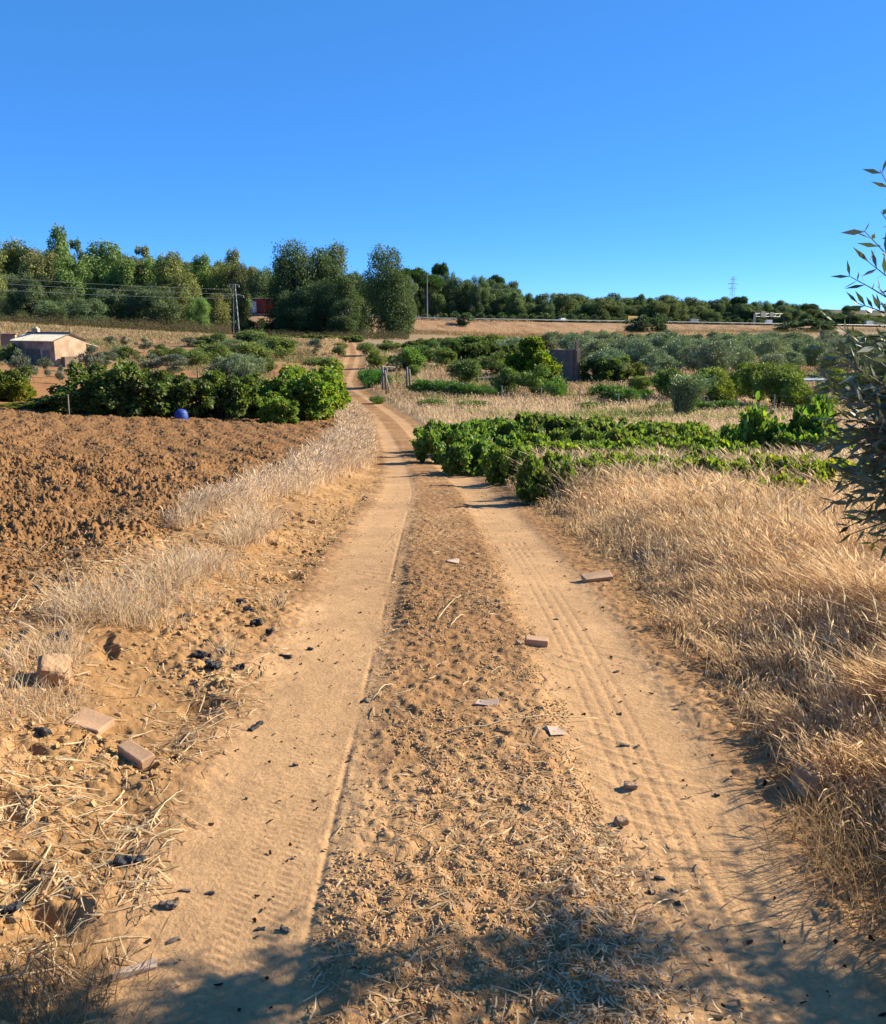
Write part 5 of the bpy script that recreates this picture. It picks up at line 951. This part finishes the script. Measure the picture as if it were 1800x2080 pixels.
# ------------------------------------------------------------------ near olive tree at the right, mostly outside the frame
def near_olive():
    root = empty('olive_tree', (3.1, 1.5, float(G(3.1, 1.5)))); base = root.location.copy(); tag(root, 'near olive tree whose dark leafy branches reach in from the right edge', 'tree')
    rg = np.random.default_rng(77); tb = MB(); bb = MB(); tb.tube([(0, 0, -.1), (.03, .02, .3), (-.05, .05, .7), (0, .1, 1.1)], [.16, .13, .11, .09], 10)
    P = []; A = []; Ls = []
    def twig(a, b, n, droop=.05, r=.004):
        a = Vector(a); b = Vector(b); mpt = a.lerp(b, .5) + Vector((0, 0, droop)); pts = [a.lerp(mpt, t).lerp(mpt.lerp(b, t), t) for t in np.linspace(0, 1, 7)]
        bb.tube([p - base for p in pts], [r * (1.2 - .9 * i / 6) for i in range(7)], 4)
        for i in range(n):
            t = (i + .5) / n; t = .12 + .9 * t; k = min(int(t * 6), 5); p = pts[k].lerp(pts[k + 1], min(t * 6 - k, 1)); d = (pts[k + 1] - pts[k]).normalized()
            for s_ in (-1, 1):
                sd_ = Vector(rg.normal(size=3)); sd_ = (sd_ - d * sd_.dot(d)).normalized(); P.append((p - base)[:]); A.append((d * .9 + sd_ * .75)[:]); Ls.append(rg.uniform(.04, .068))
    blobs = [((1.44, 2.45, 1.37), (.28, .30, .34), 240), ((1.60, 2.75, 1.55), (.32, .25, .2), 50), ((1.55, 2.6, 1.14), (.28, .25, .18), 50), ((1.9, 2.2, 1.2), (.4, .3, .3), 50), ((2.75, 2.4, .95), (.75, .42, .35), 60), ((3.2, 1.3, 1.9), (1.2, .8, .9), 110), ((2.75, 3.02, 2.0), (.30, .2, .25), 22), ((3.3, 3.05, 1.75), (.6, .28, .32), 85), ((3.6, 1.9, 1.5), (.7, .6, .8), 30)]
    for c, r, n in blobs:
        c = Vector(c); hub = Vector((base.x, base.y + .1, base.z + 1.05)); o_ = c.lerp(hub, .4) + Vector((.22, -.12, .16)); tb.tube([hub - base, o_ - base, c - base], [.012, .009, .005], 6)
        for i in range(n):
            d = rg.normal(size=3); d /= np.linalg.norm(d); q = .35 + .65 * rg.random(); e = c + Vector((d[0] * r[0], d[1] * r[1], d[2] * r[2])) * q
            s0 = c.lerp(e, .35); out = (e - hub).normalized() * .16; twig(s0, e + out * rg.uniform(.3, 1.1) + Vector((0, 0, rg.uniform(-.06, .06))), int(rg.integers(6, 11)), rg.uniform(-.02, .05))
    # twigs out of view, added for their shadows; then shoots against sky and field
    A0 = (1.46, 2.45, 1.30); A1 = (1.60, 2.75, 1.55)
    for e in ((1.95, 3.22, .82), (2.15, 3.35, .95), (2.35, 3.3, .8), (2.05, 3.1, .98), (2.5, 3.2, 1.0), (2.3, 2.85, .8), (2.5, 2.75, .92), (2.2, 2.65, .95), (2.6, 2.9, 1.05), (2.4, 2.6, .8)): twig((3.05, 2.5, 1.15), e, 16, .10, .005)
    for a, b, n in [(A1, at(1755, 468, 2.45), 15), (A1, at(1724, 560, 2.55), 15), (A1, at(1788, 345, 2.5), 12), (A1, at(1762, 530, 2.4), 13), (A0, at(1695, 655, 2.4), 14), (A0, at(1675, 700, 2.5), 14), (A0, at(1668, 765, 2.45), 14), (A0, at(1690, 850, 2.4), 14), (A0, at(1655, 905, 2.5), 14),
                    (A0, at(1715, 960, 2.3), 13), (A0, at(1720, 1025, 2.3), 13), (A0, at(1785, 1060, 2.3), 8), (A1, at(1790, 430, 2.4), 12), (A1, at(1740, 615, 2.6), 14), (A0, at(1705, 725, 2.3), 14), (A1, at(1725, 680, 2.6), 14), (A0, at(1690, 800, 2.3), 14), (A0, at(1700, 890, 2.3), 14), (A0, at(1740, 760, 2.2), 14), (A0, at(1745, 850, 2.2), 14), (A0, at(1735, 930, 2.25), 14), (A0, at(1775, 700, 2.2), 12), (A0, at(1780, 980, 2.2), 12)]:
        twig(a, b, n, .03, .0035)
    P = np.array(P); n = len(P); Ls = np.array(Ls); V, Fq = diamonds(P, np.array(A), Ls, Ls * .23, rg)
    c = colvar((.14, .18, .09), n, rg, .3, .05, (.20, .23, .17), .3); link('foliage', np_mesh('olive_leaves', V, Fq, np.repeat(c, 4, 0), False, M['olive']), root)
    tb.obj('trunk', M['bark'], root, True); bb.obj('branches', M['bark'], root); print('near leaves', n)
near_olive()

ORD = 'first second third fourth fifth sixth seventh eighth ninth tenth eleventh twelfth thirteenth fourteenth fifteenth sixteenth seventeenth eighteenth nineteenth twentieth'.split()
bylab = {}
for o in C.objects:
    if o.parent is None and o.get('label') and o.get('kind') != 'stuff': bylab.setdefault(o['label'], []).append(o)
for lab, L_ in bylab.items():
    if 1 < len(L_) <= 20 and len(lab.split()) <= 13:
        L_.sort(key=lambda o: o.location.x / max(o.location.y, 1))
        for o, w_ in zip(L_, ORD): o['label'] = lab + ', ' + w_ + ' from left'
for o in list(bpy.data.objects):
    for k in ('_h', '_w', '_used'):
        if k in o: del o[k]
print('objects', len(bpy.data.objects))
